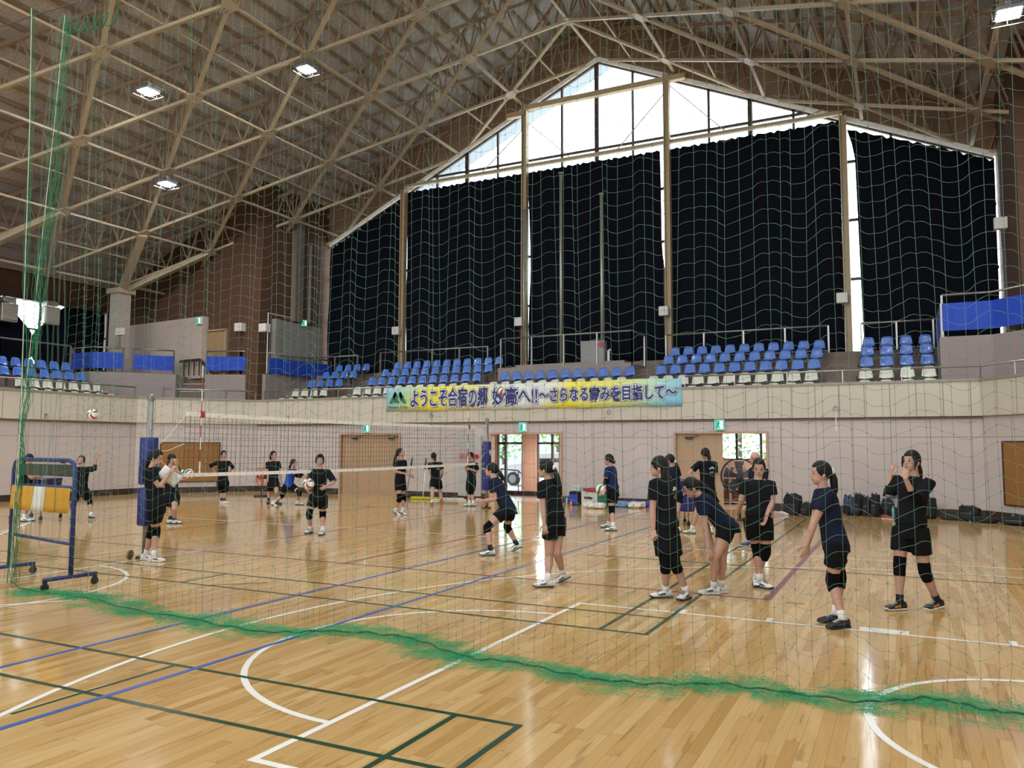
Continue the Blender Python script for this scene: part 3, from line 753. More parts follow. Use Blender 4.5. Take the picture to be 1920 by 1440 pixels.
# lobby behind the openings: ceiling, ends, outer wall with glazed doors and a window
m_lobby = mat('lobby_pink_wall', 'd9aa90', .7, var=.03)
b = MB(); b.span((-12, 16.9, 2.3), (4, 19.6, 2.42)); struct(b, 'ceiling_lobby', m_white)
b = MB(); b.span((-12, 16.9, -.1), (-11.8, 19.6, 2.4)); b.span((3.8, 16.9, -.1), (4, 19.6, 2.4)); b.span((-4.6, 16.9, -.1), (-4.4, 19.6, 2.4)); struct(b, 'wall_lobby_end', m_lobby)
b = MB(); b.span((D3[0], 16.86, 0), (D3[1], 16.92, 2.2)); struct(b, 'wall_lobby_back', m_lobby)
LY = 19.2
gx = [at_y(px, 900, LY).x for px in (932, 979, 1007, 1049)]
px2 = [at_y(px, 900, LY).x for px in (1352, 1445)]
wall('wall_lobby', (-12, LY), (4, LY), -.1, 2.4, .2, m_lobby, [(gx[0] + 12, gx[1] + 12, 0, 2.3), (gx[2] + 12, gx[3] + 12, 0, 2.3), (px2[0] + 12, px2[1] + 12, 1.32, 2.28)])
def glazed(name, x0, x1, z0, z1, ver, hor):
    r = empty(name, (x0, LY, z0), kind='structure'); b = MB(); w, h = x1 - x0, z1 - z0
    for x in [0.0, w] + [v * w for v in ver]: b.span((x - .035, .02, 0), (x + .035, .12, h))
    for z in [0.0, h] + list(hor): b.span((0, .02, z - .035), (w, .12, z + .035))
    b.build('window_frame', m_dark, r)
    b = MB(); b.span((0, .06, 0), (w, .07, h)); b.build('window_pane', m_glass, r)
glazed('door_5', gx[0], gx[1], 0, 2.3, (.32,), (1.82,))
glazed('door_6', gx[2], gx[3], 0, 2.3, (.66,), (1.82,))
glazed('window_7', px2[0], px2[1], 1.32, 2.28, (.33, .82), ())
b = MB(); b.span((-11.8, LY - .03, 0), (-4.6, LY, .16)); struct(b, 'baseboard_lobby', m_base)
# shoe shelf in the right lobby
sx0, sx1 = at_y(1352, 900, 18.7).x, at_y(1448, 900, 18.7).x
r = empty('shoe_shelf', ((sx0 + sx1) / 2, 18.75, 0), 0, 'beige open shoe shelf seen through the half open door', 'shelf'); hw = (sx1 - sx0) / 2
m_shelf = mat('shelf_beige', 'cdb09a', .6)
b = MB()
for z in (.06, .45, .78, 1.12): b.span((-hw, -.2, z - .015), (hw, .2, z + .015))
b.build('shelf_board', m_shelf, r)
for k in range(6):
    b = MB(); x = -hw + 2 * hw * k / 5; b.span((x - .015, -.2, 0), (x + .015, .2, 1.14)); b.build('upright', m_shelf, r)
for k in range(9):
    x = (sx0 + sx1) / 2 - hw + .15 + .42 * (k % 5) * hw * 2 / 2.2; z = .815 if k < 5 else .485
    b = MB(); b.ell((x, 18.7, z + .05), ((.07, 0, 0), (0, .13, 0), (0, 0, .05)), 10, 6)
    tag(b.build('shoe', mat('shoe_dark' if k % 3 else 'shoe_pale', '26262e' if k % 3 else 'c9c4bd', .6), smooth=True), 'dark or pale shoe standing in the beige lobby shelf', 'shoe', 'shoes in the lobby shelf')
# ------------------------------------------------------------------ gallery seats
m_sblue = mat('seat_blue', '3f68b4', .28, coat=.4); m_swhite = mat('seat_white', 'c3c2b2', .28, coat=.4); m_brk = mat('seat_bracket', '4a4440', .5, .3)
def seat_shell():
    """side profile lofted across: pan, curve, back with rolled rim; faces -y"""
    prof = [(-.19, .385, .17), (-.20, .40, .18), (-.12, .405, .19), (0.02, .39, .19), (.1, .395, .185), (.145, .44, .18), (.165, .55, .172), (.185, .66, .158), (.20, .725, .14), (.215, .735, .135), (.22, .72, .135)]
    b = MB(); vs = []; nx = 8
    for y, z, w in prof:
        for i in range(nx + 1):
            u = i / nx * 2 - 1
            vs.append((u * w, y - .03 * u * u * (1 if z > .42 else 0), z + (.03 * u * u if z < .45 else -.03 * u ** 4)))
    b.add(vs, [(j * (nx + 1) + i, j * (nx + 1) + i + 1, (j + 1) * (nx + 1) + i + 1, (j + 1) * (nx + 1) + i) for j in range(len(prof) - 1) for i in range(nx)])
    return b
SEAT = {}
def seat(col, p, rz, label, group):
    if col not in SEAT:
        r = empty('stadium_seat', p, rz)
        o = seat_shell().build('seat_shell', m_sblue if col == 'blue' else m_swhite, r, True)
        sd = o.modifiers.new('t', 'SOLIDIFY'); sd.thickness = .012
        b = MB(); b.span((-.23, -.05, .33), (.23, .02, .37)); b.span((-.03, -.03, 0), (.03, .02, .34)); b.span((-.08, -.08, 0), (.08, .06, .02)); b.build('bracket', m_brk, r)
        SEAT[col] = r
    else:
        r = copy_tree(SEAT[col]); r.location = p; r.rotation_euler = (0, 0, rz)
    tag(r, label, 'seat', group); return r
ORD = 'first second third fourth fifth sixth seventh eighth ninth tenth eleventh twelfth'.split()
RN = ['lowest white row', 'upper white row', 'lowest blue row', 'middle blue row', 'top blue row']
BLK = {'wide block left of the booth': (-15.25, 11, (0, 1, 2, 3, 4)), 'wide block right of the booth': (-3.78, 11, (0, 1, 2, 3, 4)),
       'four-wide block at the right aisle': (2.3, 4, (0, 1, 2, 3, 4)), 'four-wide block at the left corner': (-18.25, 4, (0, 1, 2, 3, 4))}
for nm, (x0, n, rows) in BLK.items():
    pt = .465 if n == 11 else (.52 if x0 > 0 else .47)
    for k in rows:
        for i in range(n):
            xo = x0 + pt * i
            seat('white' if k < 2 else 'blue', (xo, ROWY[k] - .2, ROWZ[k]), 0, '%s seat, %s from left, %s, %s' % ('white' if k < 2 else 'blue', ORD[i], RN[k], nm), 'seats in the ' + nm)
for k, nm in ((1, 'white row before the booth'), (2, 'blue row before the booth')):
    for i in range(11):
        seat('white' if k < 2 else 'blue', (-9.45 + .462 * i, ROWY[k] - .2, ROWZ[k]), 0, '%s seat, %s from left, single %s' % ('white' if k < 2 else 'blue', ORD[i], nm), 'seats before the booth')
for k, (px, py) in enumerate(((217, 745), (190, 728), (160, 708), (131, 690))):
    ye = at_x(px, py, LROWX[k]).y - .15
    for i in range(7):
        seat('white' if k < 2 else 'blue', (LROWX[k] + .15, ye - .465 * i, ROWZ[k]), math.radians(90), '%s seat, %s from right, %s, left side gallery' % ('white' if k < 2 else 'blue', ORD[i], RN[k] if k < 3 else 'upper blue row'), 'seats on the left side gallery')
# low rails on the balcony coping
m_br = mat('balcony_rail', 'a5a19a', .3, .75)
def frontrail(pts, label):
    r = empty('balcony_rail', pts[0], 0, label, 'railing', 'low rails on the balcony coping'); o = V(pts[0])
    b = MB(); b.tube([V(p) - o + V((0, 0, .32)) for p in pts], .025, 8); b.build('handrail', m_br, r, True)
    for p, q in zip(pts, pts[1:]):
        p, q = V(p) - o, V(q) - o; n = max(1, round((q - p).length / 1.25))
        for k in range(n + 1):
            b = MB(); c = p + (q - p) * k / n; b.beam(c - V((0, 0, .02)), c + V((0, 0, .32)), .05, .02); b.build('post', m_br, r)
frontrail([(-2.4, 16.72, 3.42), (3.2, 16.72, 3.42)], 'low steel rail on the balcony right of the banner')
frontrail([(3.4, 16.72, 3.42), (4.95, 16.75, 3.42), (6.2, 14.9, 3.42)], 'low steel rail on the balcony at the right corner')
frontrail([(-18.4, 16.72, 3.42), (-12.6, 16.72, 3.42)], 'low steel rail on the balcony left of the banner')
frontrail([(-20.6, 14.0, 3.42), (-18.75, 16.62, 3.42)], 'low steel rail on the balcony at the left corner')
frontrail([(-21.05, 6.5, 3.42), (-21.05, 13.2, 3.42)], 'low steel rail on the balcony under the left side seats')
# wall rings on the balcony board
def ring(p, n, label, cord=False):
    r = empty('wall_ring', p, 0, label, 'ring', 'rings on the balcony front'); n = V(n)
    b = MB(); a = V((-n.y, n.x, 0)); b.tube([n * .03 + a * (.065 * math.cos(q)) + V((0, 0, .065 * math.sin(q) - .05)) for q in [2 * PI * k / 16 for k in range(16)]], .009, 6, False, True); b.build('ring', m_rail, r, True)
    b = MB(); b.disc(n * .01, n, .03, .02, 10); b.build('ring_plate', m_rail, r)
    if cord:
        b = MB(); b.tube([n * .03 + V((0, 0, -.1)), n * .03 + V((0, 0, -.62))], .012, 6); b.build('cord', m_white, r)
for px, py, c, l in ((541, 781, 0, 'ring on the balcony board above the closed double door, left'), (809, 777, 0, 'ring on the balcony board under the logo end of the banner'), (1142, 770, 0, 'ring on the balcony board under the right half of the banner'), (1567, 763, 1, 'ring on the balcony board at right with a white cord hanging')):
    ring(at_y(px, py, 16.6), (0, -1, 0), l, c)
ring(at_x(86, 777, -21.0), (1, 0, 0), 'ring on the left balcony board by the flying ball')

# ------------------------------------------------------------------ banner on the balcony
bl, br_ = at_y(724, 747, 16.56), at_y(1278, 733, 16.56); BX0, BX1 = bl.x, br_.x
BZ0, BZ1 = at_y(1000, 766, 16.56).z, at_y(1000, 718, 16.56).z; BW, BH = BX1 - BX0, BZ1 - BZ0
m_ban = bpy.data.materials.new('banner_print'); m_ban.use_nodes = True; t = NT(m_ban); bs = t.n['Principled BSDF']
x, y, z = t.xyz(t.obj())[:3]
f = t.math('ADD', t.math('DIVIDE', x, BW), t.math('MULTIPLY', t.math('DIVIDE', z, BH), -.05))
f = t.math('ADD', f, t.math('MULTIPLY', t.noise(t.obj(), 1.2), .08))
t.l.new(t.ramp(f, [(0.0, rgb('7fb4c9')), (.09, rgb('a9c694')), (.2, rgb('e3d62e')), (.34, rgb('d8d389')), (.47, rgb('d3d5d0')), (.58, rgb('d3d5d0')), (.67, rgb('e6da2a')), (.80, rgb('d5d873')), (.95, rgb('a5cdbf')), (1.0, rgb('7fbad4'))]), bs.inputs['Base Color'])
bs.inputs['Roughness'].default_value = .55
ban = empty('banner', (BX0, 16.56, BZ0), 0, 'long yellow and white welcome banner with navy Japanese lettering on the balcony', 'banner')
b = MB(); n = 60; vs = []
for i in range(n + 1):
    for j in range(5):
        vs.append((BW * i / n, .012 * math.sin(i * .55) + .006 * math.sin(j * 2 + i), BH * j / 4 + .012 * math.sin(i * .4)))
b.add(vs, [(i * 5 + j, (i + 1) * 5 + j, (i + 1) * 5 + j + 1, i * 5 + j + 1) for i in range(n) for j in range(4)])
o = b.build('banner_cloth', m_ban, ban, True); sd = o.modifiers.new('t', 'SOLIDIFY'); sd.thickness = .006
def text_mesh(name, body, size, m, parent, loc, rot=(math.radians(90), 0, 0), off=0.0, sx=1.0, width=None, extrude=.002, shear=0):
    cu = bpy.data.curves.new(name, 'FONT'); cu.body = body; cu.size = size; cu.offset = off; cu.extrude = extrude; cu.align_x = 'LEFT'; cu.align_y = 'BOTTOM_BASELINE'; cu.resolution_u = 3; cu.shear = shear
    tmp = bpy.data.objects.new(name, cu); COL.objects.link(tmp); bpy.context.view_layer.update()
    dg = bpy.context.evaluated_depsgraph_get(); me = bpy.data.meshes.new_from_object(tmp.evaluated_get(dg)); bpy.data.objects.remove(tmp)
    if width and me.vertices:
        xs = [v.co.x for v in me.vertices]; lo, hi = min(xs), max(xs)
        k = width / (hi - lo)
        for v in me.vertices: v.co.x = (v.co.x - lo) * k
    me.materials.clear(); me.materials.append(m)
    o = bpy.data.objects.new(name, me); COL.objects.link(o); o.location = loc; o.rotation_euler = rot
    if parent: o.parent = parent
    return o
m_navy = mat('print_navy', '23246a', .55); m_pw = mat('print_white', 'dcdde0', .55); m_grn = mat('print_green', '1c6a4e', .55)
def fx(px): return (px - 724) / 554 * BW
for body, p0, p1, hz, s in (('ようこそ合宿の郷', 780, 938, .72, 1), ('妙高へ!!', 948, 1033, .66, 1), ('〜さらなる高みを目指して〜', 1037, 1270, .52, 1)):
    size = hz * BH * 1.12; z = BH * (.5 - hz * .40); w = fx(p1) - fx(p0)
    base = text_mesh('lettering', body, size, m_navy, ban, (fx(p0), -.034, z), off=.0)
    xs = [v.co.x for v in base.data.vertices]; lo_, k_ = min(xs), w / (max(xs) - min(xs)); bpy.data.objects.remove(base)
    for nm, mm, off_, yy in (('lettering_edge', m_navy, .058, -.022), ('lettering_outline', m_pw, .044, -.028), ('lettering', m_navy, .014, -.034)):
        o = text_mesh(nm, body, size, mm, ban, (fx(p0), yy, z), off=off_ * (1 if nm == 'lettering' or p0 < 1000 else .8))
        for v in o.data.vertices: v.co.x = (v.co.x - lo_) * k_
# logo: two green mountains and the city name
b = MB(); lx = fx(731); lw = fx(770) - fx(731); zb, zt = BH * .33, BH * .84
def tri(pts): 
    n = len(pts); vs = [(lx + lw * p[0], -.024, zb + (zt - zb) * p[1]) for p in pts] + [(lx + lw * p[0], -.018, zb + (zt - zb) * p[1]) for p in pts]
    b.add(vs, [tuple(range(n)), tuple(range(2 * n - 1, n - 1, -1))] + [((i + 1) % n, i, n + i, n + (i + 1) % n) for i in range(n)])
tri([(0, 0), (.2, 0), (.44, .8), (.36, 1.0)]); tri([(.3, .0), (.5, .28), (.44, .62)][:3]); tri([(.30, .12), (.46, .62), (.36, 1.0), (.22, .62)][:4])
tri([(1.0, 0), (.64, 1.0), (.56, .8), (.8, 0)]); tri([(.7, .12), (.78, .62), (.64, 1.0), (.54, .62)]); tri([(.36, .05), (.5, .3), (.64, .05)])
b.build('logo_mountain', m_grn, ban)
text_mesh('logo_lettering', 'Myoko', .125, mat('print_dark', '26332d', .6), ban, (lx - .02, -.02, BH * .12), width=(lw + .06) * .54)
text_mesh('logo_lettering', 'City', .125, MATS['print_dark'], ban, (lx - .02 + (lw + .06) * .63, -.02, BH * .12), width=(lw + .06) * .37)

# ------------------------------------------------------------------ volleyball net, posts, antennas
NX, NY0, NY1 = -7.2, 3.64, 12.62; NT_, NB = 2.23, 1.22
vn = empty('volleyball_net', (NX, NY0, 0), 0, 'black volleyball net with white top and bottom tapes across the court', 'net')
def sagz(u, z): return z - .03 * math.sin(PI * u)
n = 40; L0, L1 = -.35, NY1 - NY0 + .35
def tape(zc_, h, th, name, m):
    b = MB(); rs = []
    for i in range(n + 1):
        u = i / n; yy = L0 + (L1 - L0) * u; z = sagz(u, zc_)
        rs.append([(-th, yy, z - h / 2), (th, yy, z - h / 2), (th, yy, z + h / 2), (-th, yy, z + h / 2)])
    b.loft([[V(q) for q in r] for r in rs]); return b.build(name, m, vn)
m_tape = mat('net_tape_white', 'e8e6de', .7); m_ncord = mat('net_black_cord', '26231f', .8)
tape(NT_, .07, .006, 'top_tape', m_tape); tape(NB + .02, .06, .005, 'bottom_tape', m_tape)
b = MB(); r = .0022
k = 0; yy = L0
while yy <= L1:
    u = (yy - L0) / (L1 - L0); b.beam((0, yy, sagz(u, NB)), (0.004 * math.sin(yy * 9), yy, sagz(u, NT_)), r * 2, r * 2, (1, 0, 0)); yy += .1
z = NB + .1
while z < NT_:
    for i in range(n): b.beam((0, L0 + (L1 - L0) * i / n, sagz(i / n, z)), (0, L0 + (L1 - L0) * (i + 1) / n, sagz((i + 1) / n, z)), r * 2, r * 2)
    z += .1
b.build('net_mesh', m_ncord, vn)
m_rope = mat('white_rope', 'd8d2c4', .8)
b = MB(); e0 = -.98; e1 = NY1 - NY0 + .98
for z0, z1 in ((NT_ + .02, 2.3), (NT_ - .02, 1.62), (NB + .05, 1.6), (NB, 1.28), (1.75, 1.62)):
    b.tube([(0, L0, z0), (0, (L0 + e0) / 2, (z0 + z1) / 2 - .05), (0, e0, z1)], .006, 5)
    b.tube([(0, L1, z0), (0, (L1 + e1) / 2, (z0 + z1) / 2 - .05), (0, e1, z1)], .006, 5)
b.build('net_rope', m_rope, vn)
b = MB()
for e in (-.06, NY1 - NY0 + .06): b.span((-.012, e - .04, NB - .02), (.012, e + .04, NT_ + .05))
b = MB()
for e in (0.0, NY1 - NY0): b.box((0, e, NT_ + .0), (.03, .09, .11))
b.build('tape_clip', mat('clip_red', 'b02a30', .5), vn)
def antenna(y, label):
    r = empty('antenna', (NX - .03, y, 1.25), 0, label, 'antenna', 'red and white net antennas')
    for k in range(9):
        b = MB(); b.tube([(0, 0, .2 * k), (0, 0, .2 * (k + 1))], .008 if k else .014, 7)
        b.build('red_band' if k % 2 == 0 else 'white_band', MATS['clip_red'] if (k % 2 and k) else m_tape, r)
    return r
antenna(NY0, 'red and white antenna at the near, left end of the net'); antenna(NY1, 'red and white antenna at the far, right end of the net')
m_pad = mat('pad_blue', '18246a', .55); m_postg = mat('post_grey', '8d8c86', .35, .6)
def vpost(y, label, s):
    r = empty('volleyball_post', (NX, y, 0), 0, label, 'post', 'volleyball posts with blue pads')
    b = MB(); b.tube([(0, 0, .01), (0, 0, 2.4)], .045, 12); b.tube([(0, 0, 2.4), (0, 0, 2.5)], .03, 10); b.build('post_tube', m_postg, r, True)
    b = MB(); b.disc((0, 0, .02), (0, 0, 1), .13, .035, 18); b.build('base_plate', m_dark, r)
    b = MB(); b.disc((.0, 0, 2.45), (0, 1, 0), .06, .05, 14); b.build('pulley', m_postg, r)
    b = MB(); b.box((0, s * .07, 1.5), (.12, .06, .3)); b.tube([(0, s * .1, 1.5), (0, s * .16, 1.5), (0, s * .16, 1.4)], .012, 6); b.build('winch', m_postg, r)
    for z0, z1, nm in ((.5, 1.07, 'lower_pad'), (1.12, 1.84, 'upper_pad')):
        b = MB(); rs = []
        for z in (z0, z0 + .02, z1 - .02, z1):
            q = .105 if z in (z0, z1) else .115
            rs.append([V((q * math.copysign(abs(math.cos(a)) ** .6, math.cos(a)), q * math.copysign(abs(math.sin(a)) ** .6, math.sin(a)), z)) for a in [2 * PI * j / 20 for j in range(20)]])
        b.loft(rs); b.build(nm, m_pad, r, True)
    b = MB(); b.box((.118, -.02, 1.55), (.006, .09, .12), Matrix.Rotation(.5, 3, 'X')); b.box((.118, .03, 1.52), (.006, .05, .14), Matrix.Rotation(-.6, 3, 'X'))
    b.build('pad_mark', m_white, r)
    if s < 0:
        b = MB(); b.disc((-.1, -.18, .07), (1, .3, 0), .07, .03, 16); b.build('transport_wheel', mat('wheel_brass', '6e5f3a', .5, .3), r)
    return r
vpost(2.62, 'near volleyball post with blue pads beside the girl with papers', -1); vpost(13.62, 'far volleyball post with blue pads by the glass entrance', 1)

# ------------------------------------------------------------------ volleyballs
m_vb = bpy.data.materials.new('volleyball_panels'); m_vb.use_nodes = True; t = NT(m_vb); bs = t.n['Principled BSDF']
x, y, z = t.xyz(t.obj())[:3]
ang = t.math('DIVIDE', t.math('ARCTAN2', y, x), 2 * PI)
rad = t.math('MULTIPLY', z, 4.2)
fr = t.math('FRACT', t.math('ADD', t.math('MULTIPLY', t.math('ADD', ang, t.math('MULTIPLY', rad, .28)), 2.0), 10.0))
cr = t.new('ShaderNodeValToRGB'); cr.color_ramp.interpolation = 'CONSTANT'; e = cr.color_ramp.elements
for q, c in ((.30, '1d7050'), (.5, 'e8e6e0'), (.72, 'b3283a'), (.9, 'e8e6e0')):
    k = e.new(q); k.color = rgb(c)
e[0].color = rgb('e8e6e0'); e[-1].position = 1.0
t.l.new(fr, cr.inputs[0]); t.l.new(cr.outputs[0], bs.inputs['Base Color']); bs.inputs['Roughness'].default_value = .45
def ball(p, label, rot=(.4, .6, 0), r=.105):
    b = MB(); b.sph((0, 0, 0), r, 28, 18); o = b.build('volleyball', m_vb, smooth=True); o.location = p; o.rotation_euler = rot
    return tag(o, label, 'ball', 'volleyballs')
ball(at_d(174, 777, 16.0), 'volleyball flying high at left against the balcony board', (1.2, .3, .5))
ball(at_d(940, 732, 19.3), 'volleyball flying in front of the welcome banner', (.3, 1.2, 0))

# ------------------------------------------------------------------ scoreboard stand
m_bt = mat('stand_blue', '1b3066', .45); m_wheel = mat('caster_black', '1b1b1d', .5)
A, B_ = at_z(17, 1066, .1), at_z(132, 1086, .1); A.z = B_.z = 0
sb = empty('scoreboard_stand', (A + B_) / 2, math.atan2(B_.y - A.y, B_.x - A.x), 'blue tubular scoreboard stand on casters with yellow and white flip sheets', 'scoreboard')
hw = (B_ - A).length / 2
topz = at_d(75, 862, depth_of((A + B_) / 2)).z
def zt(py): return at_d(75, py, depth_of((A + B_) / 2)).z
b = MB(); c = .14
b.tube([(-hw, 0, .14), (-hw, 0, topz - c), (-hw + .04, 0, topz - .04), (-hw + c, 0, topz), (hw - c, 0, topz), (hw - .04, 0, topz - .04), (hw, 0, topz - c), (hw, 0, .14)], .028, 10); b.build('tube_frame', m_bt, sb, True)
b = MB(); b.tube([(-hw, 0, zt(1008)), (hw, 0, zt(1013))], .02, 8); b.tube([(-hw, 0, zt(911)), (hw, 0, zt(911))], .02, 8); b.tube([(-hw, 0, zt(890)), (hw, 0, zt(890))], .012, 8); b.build('cross_bar', m_bt, sb, True)
for s in (-1, 1):
    b = MB(); b.tube([(s * hw, -.32, .13), (s * hw, .32, .13)], .025, 8); b.build('foot_bar', m_bt, sb, True)
    for e in (-.3, .3):
        b = MB(); b.disc((s * hw, e, .045), (1, 0, 0), .045, .03, 16); b.span((s * hw - .02, e - .02, .05), (s * hw + .02, e + .02, .12)); b.build('caster', m_wheel, sb)
b = MB(); b.span((-hw + .03, -.015, zt(890)), (hw - .03, .015, zt(870))); bevel(b.build('score_panel', mat('board_green', '2c3a2c', .6), sb), .004)
b = MB(); b.tube([(-hw * .25, 0, zt(865)), (hw * .6, 0, zt(865))], .008, 6); b.span((hw * .58, -.02, zt(868)), (hw * .63, .02, zt(861))); b.build('pointer_rod', m_bt, sb)
xs = [-hw + .03, -hw * .62, -hw * .2, hw * .16, hw * .5, hw - .03]
for k in range(5):
    b = MB(); n = 6; vs = []
    for i in range(n + 1):
        for j in range(5):
            q = j / 4; vs.append((xs[k] + (xs[k + 1] - xs[k] - .006) * i / n, -.03 - .015 * math.sin(i * 1.5 + k) * q - .02 * q, zt(912) + (zt(958) - zt(912)) * q))
    b.add(vs, [(i * 5 + j, i * 5 + j + 1, (i + 1) * 5 + j + 1, (i + 1) * 5 + j) for i in range(n) for j in range(4)])
    o = b.build('white_sheet' if k == 2 else 'yellow_sheet', mat('sheet_white', 'c9c7ba', .7) if k == 2 else mat('sheet_yellow', 'b8891c', .7), sb, True); sd = o.modifiers.new('t', 'SOLIDIFY'); sd.thickness = .006
# ball cart behind it
def cart(p, rz, label, w=1.05, d=.7, z0=.72, z1=.95, mark=False, deep=False):
    r = empty('ball_cart', p, rz, label, 'ball cart'); m = m_pad
    b = MB()
    for sx in (-1, 1):
        for sy in (-1, 1):
            b.tube([(sx * w / 2, sy * d / 2, .1), (sx * w / 2 * .96, sy * d / 2, z1)], .013, 6)
    b.tube([(-w / 2, -d / 2, z1), (w / 2, -d / 2, z1), (w / 2, d / 2, z1), (-w / 2, d / 2, z1)], .013, 6, False, True)
    b.build('cart_frame', m_postg, r, True)
    b = MB(); zb = .3 if deep else z0
    ring = lambda s, z: [V((-w / 2 * s, -d / 2 * s, z)), V((w / 2 * s, -d / 2 * s, z)), V((w / 2 * s, d / 2 * s, z)), V((-w / 2 * s, d / 2 * s, z))]
    b.loft([ring(1.02, z1), ring(1.02, z1 - .03), ring(.96, zb + .05), ring(.9, zb), ring(.88, zb + .02), ring(.94, zb + .08), ring(.99, z1)], False)
    b.add(ring(.9, zb + .015), [(0, 1, 2, 3)]); b.build('cloth_basket', m, r)
    for sx in (-1, 1):
        for sy in (-1, 1):
            b = MB(); b.disc((sx * w / 2, sy * d / 2, .045), (1, 0, 0), .045, .03, 14); b.span((sx * w / 2 - .015, sy * d / 2 - .015, .05), (sx * w / 2 + .015, sy * d / 2 + .015, .11)); b.build('caster', m_wheel, r)
    if mark: text_mesh('cart_letter', 'A', .22, m_white, r, (w * .12, -d / 2 - .02, z1 - .32), extrude=.004)
    return r
q = at_z(67, 972.6, 0); cart((q.x, q.y, 0), YAW + .75, 'blue ball cart on casters behind the scoreboard stand', .78, .62, .74, .93)
q = at_z(1281, 985, 0); cart((q.x, q.y + .3, 0), YAW, 'deep blue ball cart behind the girl seen from the back', .62, .6, .7, .98, True, True)
# ------------------------------------------------------------------ people
m_skin = mat('skin', 'b58d7b', .55, var=.03, vscale=9); m_hair = mat('hair_black', '120e0c', .55, spec=.25)
m_shirt = mat('shirt_black', '0f1016', .85, spec=.2); m_navyshirt = mat('shirt_navy', '131a30', .85, spec=.2); m_bluesh = mat('shirt_blue', '1f48a8', .8, spec=.2); m_dkblue = mat('shirt_dark_blue', '1c2750', .8, spec=.2)
m_shorts = mat('shorts_black', '0b0b0e', .85, spec=.2); m_pad_k = mat('knee_pad_black', '08080a', .9, spec=.15)
m_sock = mat('sock_white', 'd9d7d2', .9); m_sockb = mat('sock_black', '121214', .9)
m_shw = mat('shoe_white', 'd6d6d2', .5); m_shb = mat('shoe_black', '17171a', .5); m_shr = mat('shoe_red', 'a03c44', .5); m_shbl = mat('shoe_blue', '3b4a86', .5)
m_solew = mat('sole_white', 'cfcdc6', .6); m_soled = mat('sole_dark', '2a3a4a', .6); m_soleg = mat('sole_gum', 'a5713c', .6)
m_eye = mat('eye_dark', '1a1210', .3); m_lip = mat('lip', '9a5a50', .5); m_mark = mat('shirt_print', 'b5b3aa', .7)

def vox(mb, vs_, it=4, fac=.5):
    """fuse overlapping closed shapes into one skin"""
    me = bpy.data.meshes.new('tmp'); me.from_pydata(mb.v, [], mb.f); me.update()
    o = bpy.data.objects.new('tmp', me); COL.objects.link(o)
    r = o.modifiers.new('r', 'REMESH'); r.mode = 'VOXEL'; r.voxel_size = vs_; r.adaptivity = 0
    s = o.modifiers.new('s', 'SMOOTH'); s.factor = fac; s.iterations = it
    dg = bpy.context.evaluated_depsgraph_get(); out = bpy.data.meshes.new_from_object(o.evaluated_get(dg))
    bpy.data.objects.remove(o); bpy.data.meshes.remove(me)
    out.materials.clear(); out.polygons.foreach_set('use_smooth', [True] * len(out.polygons)); return out
def link(name, me, m, parent=None):
    me.name = name; me.materials.clear(); me.materials.append(m)
    o = bpy.data.objects.new(name, me); COL.objects.link(o)
    if parent: o.parent = parent
    return o
def dirv(a):
    a = math.radians(a); return eR * math.sin(a) - eF * math.cos(a)
def reach(S, px, py, L, sgn):
    if isinstance(sgn, tuple): return at_d(px, py, depth_of(S) + sgn[0])
    d = ray(px, py); d.normalize(); c = CAM_P - S; bq = c.dot(d); disc = bq * bq - (c.length_squared - L * L)
    if disc <= 0 or sgn == 0: t = -bq
    else: t = -bq + math.copysign(math.sqrt(disc), sgn)
    p = CAM_P + d * t
    v = p - S
    if v.length > L * 1.12: p = S + v.normalized() * L * 1.12
    return p
def knee_pt(hip, ank, px, py, L1, L2, D):
    best = None
    for k in range(-60, 61):
        p = at_d(px, py, D + k * .01); e = ((p - hip).length - L1) ** 2 + ((p - ank).length - L2) ** 2 + 1e-4 * (k / 60) ** 2
        if best is None or e < best[0]: best = (e, p)
    return best[1]
def ering(c, ax, ay, rx, ry, n=20, sq=1.0):
    return [c + ax * (rx * math.copysign(abs(math.cos(2 * PI * j / n)) ** sq, math.cos(2 * PI * j / n))) + ay * (ry * math.copysign(abs(math.sin(2 * PI * j / n)) ** sq, math.sin(2 * PI * j / n))) for j in range(n)]
def hand_shape(b, w, axis, palm_n, s, curl, thumb_side, vs_):
    """palm, four fingers and a side thumb; palm_n is where the palm faces"""
    a = axis.normalized(); nrm = (palm_n - a * palm_n.dot(a)).normalized(); side = a.cross(nrm).normalized() * thumb_side
    c = w + a * .05 * s
    b.ell(c, (side * .038 * s, nrm * .016 * s, a * .05 * s), 12, 8)
    rr = max(.0074 * s, vs_ * 1.15)
    for i, (off, L) in enumerate(((.027, .068), (.0095, .076), (-.0085, .071), (-.026, .056))):
        base = w + a * .085 * s + side * off * s; d = a + side * off * 5.0; d.normalize(); pts = [base - a * .03 * s, base]; ang = 0
        for seg, f in enumerate((.42, .32, .26)):
            ang += math.radians(curl * (.8 + .25 * seg) + 4 * i); dd = d * math.cos(ang) + nrm * math.sin(ang)
            pts.append(pts[-1] + dd * (L * f * s))
        b.tube(pts, [rr * 1.1, rr * 1.08, rr, rr * .95, rr * .8], 8)
    t0 = w + a * .02 * s + side * .025 * s; t1 = t0 + (side * .8 + a * .55 + nrm * .25).normalized() * .04 * s; t2 = t1 + (side * .25 + a * .9 + nrm * .3).normalized() * .03 * s; t3 = t2 + (a + nrm * .35).normalized() * .022 * s
    b.tube([t0, t1, t2, t3], [rr * 1.35, rr * 1.3, rr * 1.1, rr * .85], 8)

